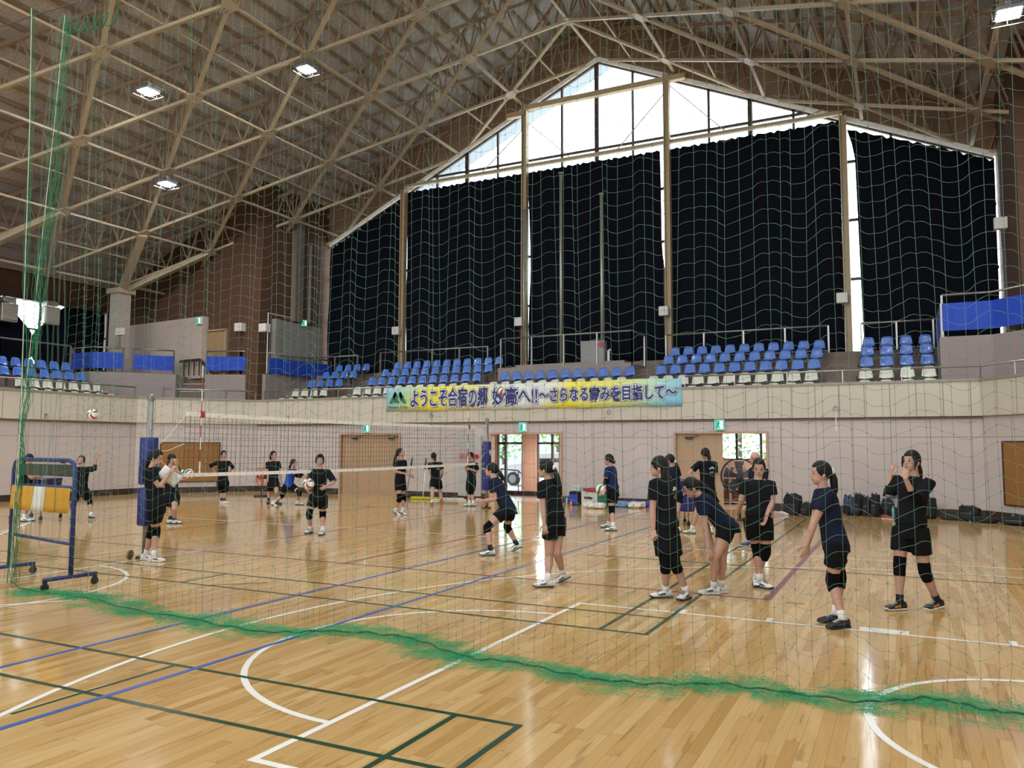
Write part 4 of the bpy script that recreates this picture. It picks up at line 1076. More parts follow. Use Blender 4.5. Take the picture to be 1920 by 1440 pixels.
def person(label, group, q):
    """q: pixels read off the frame (joints), headings in degrees from the viewer (0 faces the lens, 90 faces right in the frame, -90 left, 180 away)"""
    s = q.get('s', 1.0); phi = q['phi']; hph = q.get('hphi', phi); hpi = math.radians(q.get('hp', 0))
    vx = q.get('vox', .008)
    A = {}
    for k in 'LR':
        a = q['a' + k]
        A[k] = at_z(a[0], a[1], .088 * s + (a[2] if len(a) > 2 else 0))
    D0 = q['D'] if 'D' in q else (depth_of(A['L']) + depth_of(A['R'])) / 2
    for k in 'LR':
        if q.get('d' + k) is not None: a = q['a' + k]; A[k] = at_d(a[0], a[1], D0 + q['d' + k])
    D = D0 + q.get('dd', 0)
    f = dirv(phi); lv = UP.cross(f)
    P = at_d(*q['P'], D); N = at_d(*q['N'], D + q.get('nd', 0)); Hc = at_d(*q['H'], D + q.get('hd', q.get('nd', 0)))
    ut = (N - P).normalized(); lv = (lv - ut * lv.dot(ut)).normalized(); fw = lv.cross(ut).normalized()   # chest frame
    lvp = UP.cross(dirv(q.get('pphi', phi)))
    TL = (N - P).length
    sw = .158 * s; hw = .085 * s
    Sh = {'L': N - ut * .055 * s + lv * sw, 'R': N - ut * .055 * s - lv * sw}
    Hp = {'L': P + lvp * hw, 'R': P - lvp * hw}
    E, Wr, Kn = {}, {}, {}
    for k in 'LR':
        e = q['e' + k]; E[k] = reach(Sh[k], e[0], e[1], .265 * s, e[2]); w = q['w' + k]; Wr[k] = reach(E[k], w[0], w[1], .235 * s, w[2])
        kk = q['k' + k]; Kn[k] = knee_pt(Hp[k], A[k], kk[0], kk[1], .39 * s, .36 * s, (depth_of(Hp[k]) + depth_of(A[k])) / 2)
    # ---- body
    b = MB(); hf0 = dirv(hph); hl = UP.cross(hf0); hf = hf0 * math.cos(hpi) + UP * math.sin(hpi); hu = hf.cross(hl) * -1
    hu = (hl.cross(hf) * -1) if False else hf.cross(hl).normalized()
    if hu.z < 0: hu = -hu
    tor = [(-.10, .13, .10), (0, .150, .108), (.18, .135, .098), (.4, .118, .088), (.62, .135, .095), (.82, .15, .088), (.93, .1, .07), (1.0, .056, .055)]
    b.loft([ering(P + ut * (TL * t_), lv, fw, rx * s, ry * s) for t_, rx, ry in tor])
    b.tube([N - ut * .06 * s, N, N + (Hc - N) * .45, Hc - hf * .01 * s], [.06 * s, .052 * s, .05 * s, .05 * s], 14)
    b.ell(Hc + hu * .012 * s - hf * .008 * s, (hl * .075 * s, hf * .094 * s, hu * .104 * s), 24, 16)
    b.ell(Hc + hf * .030 * s - hu * .052 * s, (hl * .052 * s, hf * .056 * s, hu * .062 * s), 20, 12)
    b.ell(Hc + hf * .052 * s - hu * .088 * s, (hl * .026 * s, hf * .026 * s, hu * .024 * s), 12, 8)
    b.ell(Hc + hf * .090 * s - hu * .030 * s, (hl * .013 * s, hf * .017 * s, hu * .013 * s), 10, 8)
    b.tube([Hc + hf * .082 * s + hu * .005 * s, Hc + hf * .094 * s - hu * .026 * s], [.007 * s, .011 * s], 8)
    for sg in (-1, 1): b.ell(Hc + hl * (sg * .074 * s) - hu * .018 * s - hf * .008 * s, (hl * .009 * s, hf * .019 * s, hu * .031 * s), 10, 8)
    for k in 'LR':
        sg = 1 if k == 'L' else -1
        b.tube([Sh[k] - lv * (sg * .03 * s), Sh[k] + (E[k] - Sh[k]) * .06, Sh[k] + (E[k] - Sh[k]) * .5, E[k]], [.05 * s, .046 * s, .042 * s, .036 * s], 12)
        b.tube([E[k], E[k] + (Wr[k] - E[k]) * .3, Wr[k] - (Wr[k] - E[k]) * .1, Wr[k], Wr[k] + (Wr[k] - E[k]).normalized() * .02], [.036 * s, .037 * s, .025 * s, .023 * s, .022 * s], 12)
        ax = (Wr[k] - E[k]).normalized()
        if 'h' + k in q:
            h = q['h' + k]; hp_ = reach(Wr[k], h[0], h[1], .17 * s, h[2]); ax = (hp_ - Wr[k]).normalized()
        pn = q.get('pn' + k); pn = (eR * pn[0] + eF * pn[1] + UP * pn[2]) if pn else (-lv * sg * .8 + fw * .3)
        hand_shape(b, Wr[k], ax, pn, s, q.get('curl' + k, 22), q.get('th' + k, 1 if ax.cross(pn).dot(fw) > 0 else -1), vx)
        kd = (Kn[k] - (Hp[k] + A[k]) / 2); kd = kd - (A[k] - Hp[k]) * kd.dot(A[k] - Hp[k]) / (A[k] - Hp[k]).length_squared
        kd = kd.normalized() if kd.length > .02 else dirv(q.get('pphi', phi))
        cal = Kn[k] + (A[k] - Kn[k]) * .3 - kd * .012 * s
        b.tube([Hp[k] + UP * .02, Hp[k] + (Kn[k] - Hp[k]) * .15, Hp[k] + (Kn[k] - Hp[k]) * .55, Kn[k] + (Hp[k] - Kn[k]) * .12, Kn[k], cal, Kn[k] + (A[k] - Kn[k]) * .68, A[k] + UP * .01],
               [.088 * s, .088 * s, .072 * s, .057 * s, .053 * s, .054 * s, .039 * s, .033 * s], 14)
        fd = foot_dir(q, k, phi); b.ell(A[k] + fd * .02 * s - UP * .045 * s, (fd * .06 * s, fd.cross(UP) * .028 * s, UP * .028 * s), 10, 8)
    body = link('person', vox(b, vx, 4, .45), m_skin)
    tag(body, label, 'person', group)
    # ---- face
    if q.get('face', True):
        for sg in (-1, 1):
            e = MB(); c = Hc + hl * (sg * .030 * s) + hf * .0785 * s - hu * .002 * s
            e.ell(c, (hl * .013 * s, hf * .006 * s, hu * .0058 * s), 10, 6); link('eye', _me(e), m_eye, body)
            e = MB(); c = Hc + hl * (sg * .031 * s) + hf * .080 * s + hu * .022 * s
            e.ell(c, (hl * .016 * s, hf * .005 * s, hu * .0022 * s), 10, 6); link('eyebrow', _me(e), m_hair, body)
        e = MB(); e.ell(Hc + hf * .0835 * s - hu * .066 * s, (hl * .020 * s, hf * .006 * s, hu * .006 * s), 12, 6); link('mouth', _me(e), m_lip, body)
    # ---- hair
    st = q.get('hair', 'pony'); hm = m_hair
    if st != 'bald':
        e = MB(); n, m = 40, 26
        rx, ry, rz = .083 * s, .1035 * s, .113 * s; hc = Hc + hu * .014 * s - hf * .012 * s
        e.ell((0, 0, 0), ((1, 0, 0), (0, 1, 0), (0, 0, 1)), n, m)
        fr = q.get('fringe', .38); drop = {'bob': -.98, 'long': -.75}.get(st, -.62); vs = []
        for v in e.v:
            x, y, z = v
            edge = fr if abs(x) < .62 else fr - (abs(x) - .62) * 3.2
            sc = 1.0
            if y > .12 and z < edge: sc = .80
            elif y > -.15 and z < -.55: sc = .78
            elif z < drop: sc = .78
            if st == 'bob' and z < -.2 and sc == 1.0: x *= 1.06; z *= 1.05
            vs.append(hc + hl * (x * rx * sc) + hf * (y * ry * sc) + hu * (z * rz * sc))
        e.v = vs; ho = link('hair', _me(e, True), hm, body)
        if st in ('pony', 'low'):
            r0 = Hc - hf * .090 * s + hu * (.015 if st == 'pony' else -.035) * s; L = q.get('tail', .26) * s
            tb = q.get('tdir', None); tdv = (eR * tb[0] + eF * tb[1] + UP * tb[2]).normalized() if tb else (-ut * 1 - hf0 * .22).normalized()
            e = MB(); e.tube([r0 + hf * .02, r0 - hf * .022 * s, r0 - hf * .03 * s + tdv * L * .3, r0 - hf * .022 * s + tdv * L * .7, r0 - hf * .012 * s + tdv * L], [.02 * s, .028 * s, .037 * s, .034 * s, .008 * s], 12)
            link('ponytail', _me(e, True), hm, ho)
            if q.get('tie'):
                e = MB(); e.ell(r0 - hf * .028 * s, (hl * .036 * s, hf * .022 * s, hu * .040 * s), 12, 8); link('hair_tie', _me(e, True), m_sock, ho)
        elif st == 'bun':
            e = MB(); e.sph(Hc - hf * .11 * s - hu * .045 * s, .042 * s, 14, 10); link('hair_bun', _me(e, True), hm, ho)
        elif st == 'long':
            e = MB(); e.loft([ering(Hc - hf * .05 * s + hu * .03 * s, hl, hf, .075 * s, .05 * s), ering(N - fw * .05 * s, lv, fw, .075 * s, .04 * s), ering(N - ut * .16 * s - fw * .105 * s, lv, fw, .06 * s, .025 * s), ering(N - ut * .24 * s - fw * .11 * s, lv, fw, .03 * s, .012 * s)])
            link('hair_length', _me(e, True), hm, ho)
        for sg in ((-1, 1) if q.get('locks') else ()):
            e = MB(); e.tube([Hc + hl * (sg * .07 * s) + hf * .045 * s + hu * .05 * s, Hc + hl * (sg * .078 * s) + hf * .045 * s - hu * .03 * s, Hc + hl * (sg * .07 * s) + hf * .05 * s - hu * .1 * s], [.012 * s, .011 * s, .003 * s], 8); link('hair_lock', _me(e, True), hm, ho)
    if q.get('glasses'):
        e = MB()
        for sg in (-1, 1):
            e.tube([Hc + hl * (sg * .032 * s + .022 * s * math.cos(a)) + hf * .098 * s + hu * (.018 * s * math.sin(a)) for a in [2 * PI * j / 12 for j in range(12)]], .002, 5, False, True)
            e.tube([Hc + hl * (sg * .056 * s) + hf * .096 * s, Hc + hl * (sg * .08 * s)], .002, 5)
        link('glasses', _me(e), m_black, body)
    # ---- shirt
    e = MB(); hem = q.get('hem', -.10)
    sh = [(hem, .162, .125), (hem + .12, .158, .122), (.3, .141, .108), (.55, .147, .112), (.76, .162, .112), (.88, .160, .098), (.95, .105, .078), (1.0, .064, .062)]
    e.loft([ering(P + ut * (TL * t_), lv, fw, rx * s * q.get('fat', 1), ry * s * q.get('fat', 1), 24, .85) for t_, rx, ry in sh])
    sl = q.get('sleeve', .62)
    for k in 'LR':
        sg = 1 if k == 'L' else -1; d = E[k] - Sh[k]
        if sl <= 1: e.tube([Sh[k] - lv * (sg * .05 * s), Sh[k] - ut * 0, Sh[k] + d * sl * .5, Sh[k] + d * sl], [.062 * s, .064 * s, .066 * s, .069 * s], 14)
        else: e.tube([Sh[k] - lv * (sg * .05 * s), Sh[k], Sh[k] + d * .5, E[k], E[k] + (Wr[k] - E[k]) * (sl - 1)], [.06 * s, .06 * s, .056 * s, .05 * s, .046 * s], 14)
    shirt = link('shirt', vox(e, max(.009, vx), 6), q.get('shirt', m_shirt), body)
    if q.get('guard'):
        for k in q['guard']:
            e = MB(); e.tube([E[k] + (Sh[k] - E[k]) * .3, E[k], E[k] + (Wr[k] - E[k]) * .5], [.049 * s, .053 * s, .038 * s], 12); link('arm_sleeve', vox(e, .008, 3), m_pad_k, body)
    # ---- shorts
    e = MB(); e.loft([ering(P + ut * .11 * s, lv, fw, .132 * s, .104 * s), ering(P + ut * .03 * s, lv, fw, .155 * s, .119 * s), ering(P - ut * .085 * s, lvp, lvp.cross(UP), .165 * s, .122 * s)])
    sk = q.get('short', .58)
    for k in 'LR':
        d = Kn[k] - Hp[k]; e.tube([Hp[k] + UP * .03 * s, Hp[k] + d * .2, Hp[k] + d * sk], [.098 * s, .104 * s, .101 * s], 16)
    link('shorts', vox(e, max(.009, vx), 5), m_shorts, body)
    # ---- knee pads, socks, shoes
    for k in 'LR':
        if k in q.get('pads', 'LR'):
            e = MB(); u = (Hp[k] - Kn[k]).normalized(); v = (A[k] - Kn[k]).normalized()
            e.tube([Kn[k] + u * .11 * s, Kn[k] + u * .05 * s, Kn[k], Kn[k] + v * .05 * s, Kn[k] + v * .10 * s], [.066 * s, .066 * s, .065 * s, .062 * s, .061 * s], 14); link('knee_pad', vox(e, .009, 4), m_pad_k, body)
        u = (Kn[k] - A[k]).normalized()
        e = MB(); e.tube([A[k] - u * .02 * s, A[k] + u * .03 * s, A[k] + u * q.get('sock', .075) * s], [.042 * s, .039 * s, .041 * s], 14); link('sock', _me(e, True), q.get('sockm', m_sock), body)
        fd = foot_dir(q, k, phi); pit = math.radians(q.get('t' + k, 0)); sd_ = UP.cross(fd).normalized()
        fa = fd * math.cos(pit) - UP * math.sin(pit); fu = UP * math.cos(pit) + fd * math.sin(pit); o = A[k] - fu * .085 * s
        up_ = [(-.072, .020, .052), (-.064, .031, .078), (-.03, .036, .090), (.02, .038, .088), (.055, .041, .070), (.10, .046, .054), (.145, .043, .044), (.172, .030, .036), (.182, .014, .028)]
        e = MB(); e.loft([ering(o + fa * (x * s) + fu * ((h * .5 + .006) * s), sd_, fu, w * s, h * .5 * s, 14, .8) for x, w, h in up_]); so_ = link('shoe', _me(e, True), q.get('shoe', m_shw), body)
        e = MB(); e.loft([ering(o + fa * (x * s) + fu * (.009 * s + (0.012 * s if x > .16 else 0)), sd_, fu, (w + .004) * s, .011 * s, 14, .6) for x, w, h in [(-.077, .022, 0)] + up_[1:-1] + [(.187, .016, 0)]]); link('sole', _me(e, True), q.get('sole', m_soled), so_)
        e = MB(); c = o + fa * .06 * s + fu * .048 * s
        for sg in (-1, 1): e.beam(c + sd_ * (sg * .041 * s) - fa * .04 * s, c + sd_ * (sg * .044 * s) + fa * .035 * s - fu * .012 * s, .006, .016 * s)
        link('shoe_stripe', _me(e), q.get('stripe', m_soled), so_)
        e = MB()
        for j in range(4):
            cc = o + fa * ((.03 + .022 * j) * s) + fu * ((.088 - .0085 * j) * s); e.beam(cc - sd_ * .02 * s, cc + sd_ * .02 * s, .007, .007)
        link('shoelace', _me(e), q.get('lace', m_sockb if q.get('shoe', m_shw) is m_shw else m_sock), so_)
    # ---- print on the back of the shirt
    if q.get('mark'):
        bv = BVHTree.FromPolygons([v.co[:] for v in shirt.data.vertices], [p.vertices[:] for p in shirt.data.polygons])
        mk = text_mesh('shirt_lettering', q['mark'], .066 * s, m_mark, None, (0, 0, 0), (0, 0, 0), off=.004)
        xs = [v.co.x for v in mk.data.vertices]; wdt = max(xs); bk = -fw
        for v in mk.data.vertices:
            org = P + ut * (TL * .64 + v.co.y * .9 - .02) + lv * (wdt / 2 - v.co.x - .055) + bk * .4
            hit = bv.ray_cast(org, -bk, 1.0)
            v.co = (hit[0] + bk * .004) if hit[0] is not None else org - bk * .3
        e = MB()
        for u0, u1, w0 in ((-.05, .0, .012), (-.01, .035, .012), (.02, .055, .010)):
            pts = []
            for j in range(7):
                a = j / 6; org = P + ut * (TL * .64 + .085 + .018 * math.sin(a * 5 + u0 * 60)) + lv * (-(u0 + (u1 - u0) * a) - .055) + bk * .4; hit = bv.ray_cast(org, -bk, 1.0)
                if hit[0] is not None: pts.append(hit[0] + bk * .003)
            if len(pts) > 2: e.tube(pts, w0, 6)
        mk.parent = shirt; mk.name = 'shirt_lettering'
        if e.v: link('shirt_emblem', _me(e, True), m_mark, shirt)
    q['_'] = dict(P=P, N=N, H=Hc, W=Wr, E=E, K=Kn, A=A, f=f, lv=lv, hf=hf, hl=hl, hu=hu, S=Sh)
    return body
def foot_dir(q, k, phi):
    a = q.get('f' + k, q.get('pphi', phi)); return dirv(a)
def _me(mb, smooth=False):
    me = bpy.data.meshes.new('part'); me.from_pydata(mb.v, [], mb.f)
    if smooth: me.polygons.foreach_set('use_smooth', [True] * len(me.polygons))
    return me
PG = 'volleyball players in dark kit'
NEAR = .0042
P = {}
def add(key, label, **q): person(label, PG, q); P[key] = q
add('p1', 'player in black behind the scoreboard stand at far left, working at the ball cart', phi=90, hphi=75, hp=-15, H=(55, 861), N=(51, 872), P=(48, 924), eR=(61, 899, -1), wR=(68, 891, -1), eL=(60, 897, 1), wL=(72, 893, 1), kL=(47, 947), kR=(46, 947), aL=(51, 969.5), aR=(45, 970.5), hair='low', tail=.15, pads='')
add('p2', 'short-haired player in black looking up with one arm raised beside the scoreboard stand', phi=8, hp=32, H=(152, 863), N=(153.5, 875), P=(151, 921), eL=(177, 880, -1), wL=(180, 861, -1), eR=(129, 882, -1), wR=(121, 867, -1), kL=(169, 941), kR=(137, 950), aL=(171, 967), aR=(136, 969), fL=60, fR=20, hair='bob', fringe=.15, sockm=m_sock, shoe=m_shb, sole=m_solew, guard='LR', pnL=(0, -1, .4), pnR=(0, -1, .4), curlL=8, curlR=8)
add('p3', 'player in black with a long ponytail reading white papers beside the padded near post', vox=NEAR, s=.99, phi=88, hphi=84, hp=-14, H=(294, 858), N=(285, 876), P=(293, 952), eR=(302, 916, 0), wR=(320, 884, -1), eL=(304, 905, 1), wL=(322, 893, 1), hL=(327, 880, 0), kR=(293, 997), kL=(284, 997), aR=(287.5, 1042), aL=(273.5, 1039), hair='pony', tail=.42, tdir=(-.25, 0, -1), fringe=.45, stripe=mat('stripe_plum', '7a3050', .5), sole=m_shw, curlR=40, curlL=40)
add('p4', 'player in black covering her mouth while holding balls, half hidden by the girl with papers', phi=55, hphi=50, hp=-8, H=(322, 861), N=(320, 875), P=(322, 932), eL=(334, 889, -1), wL=(331, 872, -1), eR=(326, 905, -1), wR=(343, 899, -1), kL=(327, 953), kR=(321, 953), aL=(327, 974), aR=(319, 974), fL=85, fR=75, hair='pony', locks=True, fringe=.2, pads='', sockm=m_sockb, pnL=(-.3, .3, 0), curlL=15, pnR=(0, 0, 1))
add('p5', 'player in black standing with hands on hips before the cork board', phi=22, hphi=42, H=(419.5, 852), N=(418, 864), P=(418, 905), eR=(394, 873, 0), wR=(403, 885, 0), eL=(437, 876, 0), wL=(430, 885, 0), kR=(415, 922), kL=(421, 922), aR=(416, 938.5), aL=(421, 938.5), fR=60, fL=60, hair='bun', short=.75, sleeve=1.35, sockm=m_sockb, sole=m_shw)
add('p6', 'player in black standing beside the orange fan with arms hanging down', phi=25, hphi=55, H=(512.7, 853), N=(512, 864.5), P=(513, 907), eR=(503.5, 885, 0), wR=(509, 901, -1), eL=(524.5, 885, 0), wL=(527.5, 901, -1), kR=(505, 923), kL=(518, 923), aR=(503.5, 938.5), aL=(521, 940), fR=10, fL=50, hair='pony', tail=.18, pads='', shoe=m_shb, sockm=m_sockb, sole=m_soled)
add('p7', 'player in a blue top lunging with arms forward behind the volleyball net', phi=72, hphi=72, hp=10, H=(551, 868.5), N=(547.5, 879), P=(541, 910), eR=(560, 894, -1), wR=(574, 896, 0), eL=(562, 890, 1), wL=(576, 892, 0), kL=(562, 924), kR=(529, 930), aL=(558.5, 941), aR=(513, 942), fL=80, fR=60, tR=20, hair='low', tail=.12, shirt=m_bluesh, guard='LR', short=.6)
add('p8', 'player in black facing forward with a volleyball held at her side before the net', vox=NEAR, phi=-4, hphi=6, hp=6, H=(600, 862.5), N=(600, 879), P=(597, 932), eR=(579, 904, -1), wR=(573, 916, -1), hR=(577, 921, 0), eL=(626.5, 904, -1), wL=(612, 911.5, -1), hL=(601, 918, 0), kR=(579.5, 964), kL=(605, 966), aR=(582, 991), aL=(605, 994), fR=-18, fL=-4, hair='bob', fringe=.18, locks=True, sleeve=.95, stripe=mat('stripe_teal', '2f6a80', .5), lace=mat('stripe_teal', '2f6a80', .5), pnR=(.4, 0, 1), curlR=20, pnL=(-.3, .6, 0))
add('p9', 'player in black on tiptoe with long ponytail, beside the closed double door', phi=70, hphi=72, hp=20, H=(751, 849), N=(753, 862), P=(750, 900), eR=(741, 884, 0), wR=(763, 889, -1), eL=(760, 884, 1), wL=(769, 891, 0), kR=(749, 934), kL=(757, 934), aR=(742.5, 956, .035), aL=(755, 957, .02), fR=60, fL=50, tR=26, tL=14, hair='pony', tail=.36, tdir=(-.25, .1, -1), hem=-.02)
add('p10', 'player in black running away, one gum shoe sole turned up, near the leaning mops', phi=198, hphi=205, H=(812.7, 856), N=(816, 866), P=(817, 903), eL=(806, 886, 0), wL=(811, 881, 1), eR=(830, 886, 0), wR=(827, 896, 1), kL=(810.5, 924), kR=(825.5, 926), aL=(810, 942), aR=(828, 937), dR=-.25, fL=190, fR=185, tR=75, hair='low', tail=.1, pads='', shoe=m_shr, sole=m_soleg, mark='AO')
add('p11', 'player in black with crossed forearms standing before the hydrant cabinet near the far post', phi=-52, hphi=-48, hp=14, H=(882, 855.5), N=(885.6, 866), P=(883.5, 903), eL=(896, 884, 0), wL=(876, 878, -1), eR=(876, 885, -1), wR=(874, 877, -1), kL=(884, 924), kR=(879.5, 924), aL=(887.5, 943.5), aR=(880, 943), fL=-75, fR=-75, hair='low', tail=.14, short=.78, sleeve=.8)
add('p12', 'player in black crouching low with forearms out, facing left before the entrance', vox=NEAR, phi=-108, hphi=-102, hp=8, H=(921, 881), N=(926, 897), P=(953, 955), eL=(929, 936, -1), wL=(905, 939, 0), hL=(897, 938, 0), eR=(926, 935, 1), wR=(911, 941, 1), kL=(912.5, 989), kR=(951, 988), aL=(920, 1031), aR=(968.5, 1020, .02), fL=-78, fR=-70, tR=18, hair='pony', tail=.34, tdir=(.55, .1, -1), mark='AO', short=.5, shirt=m_navyshirt, sockm=m_sockb, nd=.1, hd=.15)
add('p13', 'player in black seen from behind, walking left with her arm hanging, before the glass entrance', vox=NEAR, phi=-128, hphi=-112, H=(1022.5, 879), N=(1028, 898), P=(1040, 975), eL=(1018, 950, 0), wL=(1020.5, 982, 0), hL=(1023, 1000, 0), eR=(1046, 945, 1), wR=(1048, 975, 1), kL=(1029.5, 1044), kR=(1044, 1036), aL=(1027, 1087.5), aR=(1055.5, 1075, .02), fL=-85, fR=-70, tR=20, hair='pony', tail=.36, tdir=(.3, -.1, -1), tie=True, pads='', hem=.1, mark='AO', short=.5)
add('p14', 'player with a bun and dark blue top waiting with a ball by the wall', phi=-120, hphi=-105, H=(1141, 862), N=(1144.5, 874), P=(1149.5, 923), eL=(1135.5, 904, 0), wL=(1132.5, 918, -1), eR=(1140, 905, 1), wR=(1131, 920, 0), kL=(1147, 958), kR=(1145, 957), aL=(1150, 987), aR=(1141, 981), fL=-85, fR=-85, hair='bun', shirt=m_dkblue, guard='L', pads='L', hem=.12)
add('p15', 'player in black seen from behind in long shorts, left of the bending player', vox=NEAR, s=1.03, phi=-135, hphi=-105, H=(1235.5, 875), N=(1241.5, 895), P=(1249, 998), eL=(1223, 965, 0), wL=(1225, 995, 0), hL=(1226.5, 1010, -1), eR=(1264, 960, 1), wR=(1262, 990, 1), kL=(1248, 1058), kR=(1265.5, 1057), aL=(1248.5, 1105.5), aR=(1287, 1108), fL=-80, fR=-40, hair='long', fringe=.1, short=.72, hem=.08, mark='AO', fat=1.05)
add('p16', 'player in navy leaning over the deep blue ball cart, half hidden', phi=-140, hphi=-110, H=(1255, 862.5), N=(1259, 875), P=(1267, 925), eL=(1258, 900, 0), wL=(1262, 912, 0), eR=(1274, 902, 0), wR=(1262, 909, -1), kL=(1262, 958), kR=(1270, 958), aL=(1262, 989), aR=(1271, 989), hair='low', tie=True, tail=.25, shirt=m_navyshirt, pads='')
add('p17', 'player in black seen from behind with hand on hip, before the half open beige door', phi=188, hphi=200, H=(1322, 851), N=(1325.5, 864), P=(1327, 924), eL=(1290, 889, 0), wL=(1303, 898, 0), eR=(1340.5, 897, 0), wR=(1340, 920, 0), kL=(1306, 962), kR=(1332, 960), aL=(1297.5, 992), aR=(1333, 992), fL=-110, fR=180, hair='pony', tail=.26, pads='', mark='AO')
add('p18', 'player in navy bending forward with hands on her knees', vox=NEAR, phi=-92, hphi=-92, hp=-28, H=(1296, 914), N=(1310, 928), P=(1362, 987), eL=(1321, 998, -1), wL=(1328, 1029, 0), hL=(1333, 1043, 0), eR=(1327, 998, 1), wR=(1338, 1028, 1), kL=(1339.5, 1047), kR=(1354.5, 1044), aL=(1338.5, 1100), aR=(1352.5, 1097.5), fL=-88, fR=-85, hair='pony', tail=.34, tdir=(.7, 0, -.66), shirt=m_navyshirt, pads='', short=.42, hem=-.16, sole=m_shw, tie=False)
add('p19', 'player in black walking forward with eyes lowered, right of the bending player', vox=NEAR, phi=-12, hphi=-18, hp=-12, H=(1423, 877), N=(1421.5, 899), P=(1421, 975), eR=(1389.5, 940, 0), wR=(1382.5, 964, 1), eL=(1448.5, 940, 0), wL=(1437.5, 966, -1), hL=(1433, 983, 0), kR=(1420, 1033), kL=(1436, 1036), aR=(1425.5, 1088), aL=(1417, 1084.5), fR=35, fL=-10, hair='low', tail=.18, tdir=(.3, .2, -1), fringe=.44, hem=.1, short=.62)
add('p20', 'bald man with glasses and blue shoes half hidden behind the walking player', s=1.06, phi=-70, hphi=-60, H=(1415.5, 860), N=(1423, 876), P=(1422, 940), eL=(1430, 905, 0), wL=(1421, 930, 0), eR=(1410, 905, 1), wR=(1408, 930, 0), kL=(1415, 980), kR=(1423, 980), aL=(1405.5, 1014.5), aR=(1421, 1014), fL=-80, fR=-60, hair='bald', glasses=True, pads='', shoe=m_shbl, sole=m_solew, shirt=m_navyshirt, short=.95)
add('p21', 'player in navy with a tied ponytail leaning forward with hands clasped low, second from right', vox=NEAR, phi=-98, hphi=-90, H=(1538, 887), N=(1543, 914), P=(1566, 1018), eL=(1521.5, 988, -1), wL=(1512, 1021, 0), hL=(1509, 1036, 0), eR=(1524, 988, 1), wR=(1514, 1022, 0), kL=(1560, 1089), kR=(1575, 1084), aL=(1580, 1160), aR=(1567, 1150), fL=-72, fR=-85, hair='pony', tail=.26, tdir=(.14, 0, -1), tie=True, fringe=.36, mark='AO', shirt=m_navyshirt, shoe=m_shb, sole=m_shb, hem=-.12, nd=.02)
add('p22', 'player in black holding both hands up to her face, rightmost of all', vox=NEAR, phi=-38, hphi=-62, hp=4, H=(1709, 864.5), N=(1714, 893), P=(1707, 994), eR=(1663.5, 930, 0), wR=(1670, 893, 0), hR=(1673, 868, 0), eL=(1717, 939, (-.10,)), wL=(1698, 898, (-.06,)), hL=(1699, 873, (.06,)), kR=(1686.5, 1062), kL=(1734, 1073), aR=(1687, 1128), aL=(1757, 1125), fR=-78, fL=-72, tL=6, hair='low', tail=.24, fringe=.3, locks=True, hem=.1, sleeve=.85, guard='LR', shoe=m_shb, sole=m_solew, sockm=m_sockb, stripe=mat('stripe_orange', 'c9803c', .5), pnR=(1, .2, 0), pnL=(.2, .9, 0), curlR=14, curlL=14)

# things the players hold
q = P['p3']['_']
b = MB(); c = at_d(318, 893, depth_of(q['W']['R']) + .06); ax = (eR * .55 + UP * -.45 + eF * .2).normalized(); ay = (UP * .8 + eR * .5).normalized(); n = ax.cross(ay).normalized(); ay = n.cross(ax)
vs = []
for i in range(7):
    for j in range(5): vs.append(c + ax * (.155 * (i / 3 - 1)) + ay * (.105 * (j / 2 - 1)) + n * (.02 * math.sin(i * .9) + .004 * j))
b.add(vs, [(i * 5 + j, (i + 1) * 5 + j, (i + 1) * 5 + j + 1, i * 5 + j + 1) for i in range(6) for j in range(4)])
o = b.build('paper_sheet', mat('paper_white', 'dcdcda', .8), smooth=True); s_ = o.modifiers.new('t', 'SOLIDIFY'); s_.thickness = .003
tag(o, 'white sheet of paper held by the girl beside the near post', 'paper')
dp = depth_of(P['p4']['_']['W']['R'])
ball(at_d(355, 888, dp), 'volleyball held out in front of the half hidden player by the near post', (.3, 1.0, .4)); ball(at_d(343.5, 889.5, dp + .17), 'second volleyball, partly behind the one held out by the near post', (1.4, .2, 0))
ball(P['p8']['_']['W']['R'] + (at_d(578.5, 907.5, depth_of(P['p8']['_']['W']['R'])) - P['p8']['_']['W']['R']), 'volleyball held at the side of the player facing forward', (1.1, .2, .3), .11)
ball(at_d(1126.5, 918, depth_of(P['p14']['_']['W']['L']) + .08), 'volleyball held by the player with the bun before the back wall', (.2, .9, .4))
# ------------------------------------------------------------------ things along the walls
def board(p0, p1, z0, z1, label):
    p0, p1 = V(p0), V(p1); d = p1 - p0; r = empty('notice_board', p0, math.atan2(d.y, d.x), label, 'notice board'); L = d.length
    b = MB(); b.span((0, -.04, z0), (L, -.012, z1)); b.build('cork_panel', mat('cork_ochre', '8a5f2c', .85, var=.06, vscale=12), r)
    b = MB()
    for a in ((0, -.05, z0 - .02, L, z0 + .01), (0, -.05, z1 - .01, L, z1 + .02)): b.span((a[0], -.05, a[2]), (a[3], -.005, a[4]))
    for x in (0, L): b.span((x - .02, -.05, z0 - .02), (x + .02, -.005, z1 + .02))
    b.build('board_frame', m_dark, r)
nL = V((3.4, -2.4, 0)).normalized()
board((-20.62 + nL.x * 0, 13.98, 0), (-19.46, 15.62, 0), .40, 1.80, 'ochre notice board behind the girl with papers and the net')
board((5.32, 16.175, 0), (6.6, 14.362, 0), .39, 1.86, 'ochre notice board cut by the right edge of the photo')
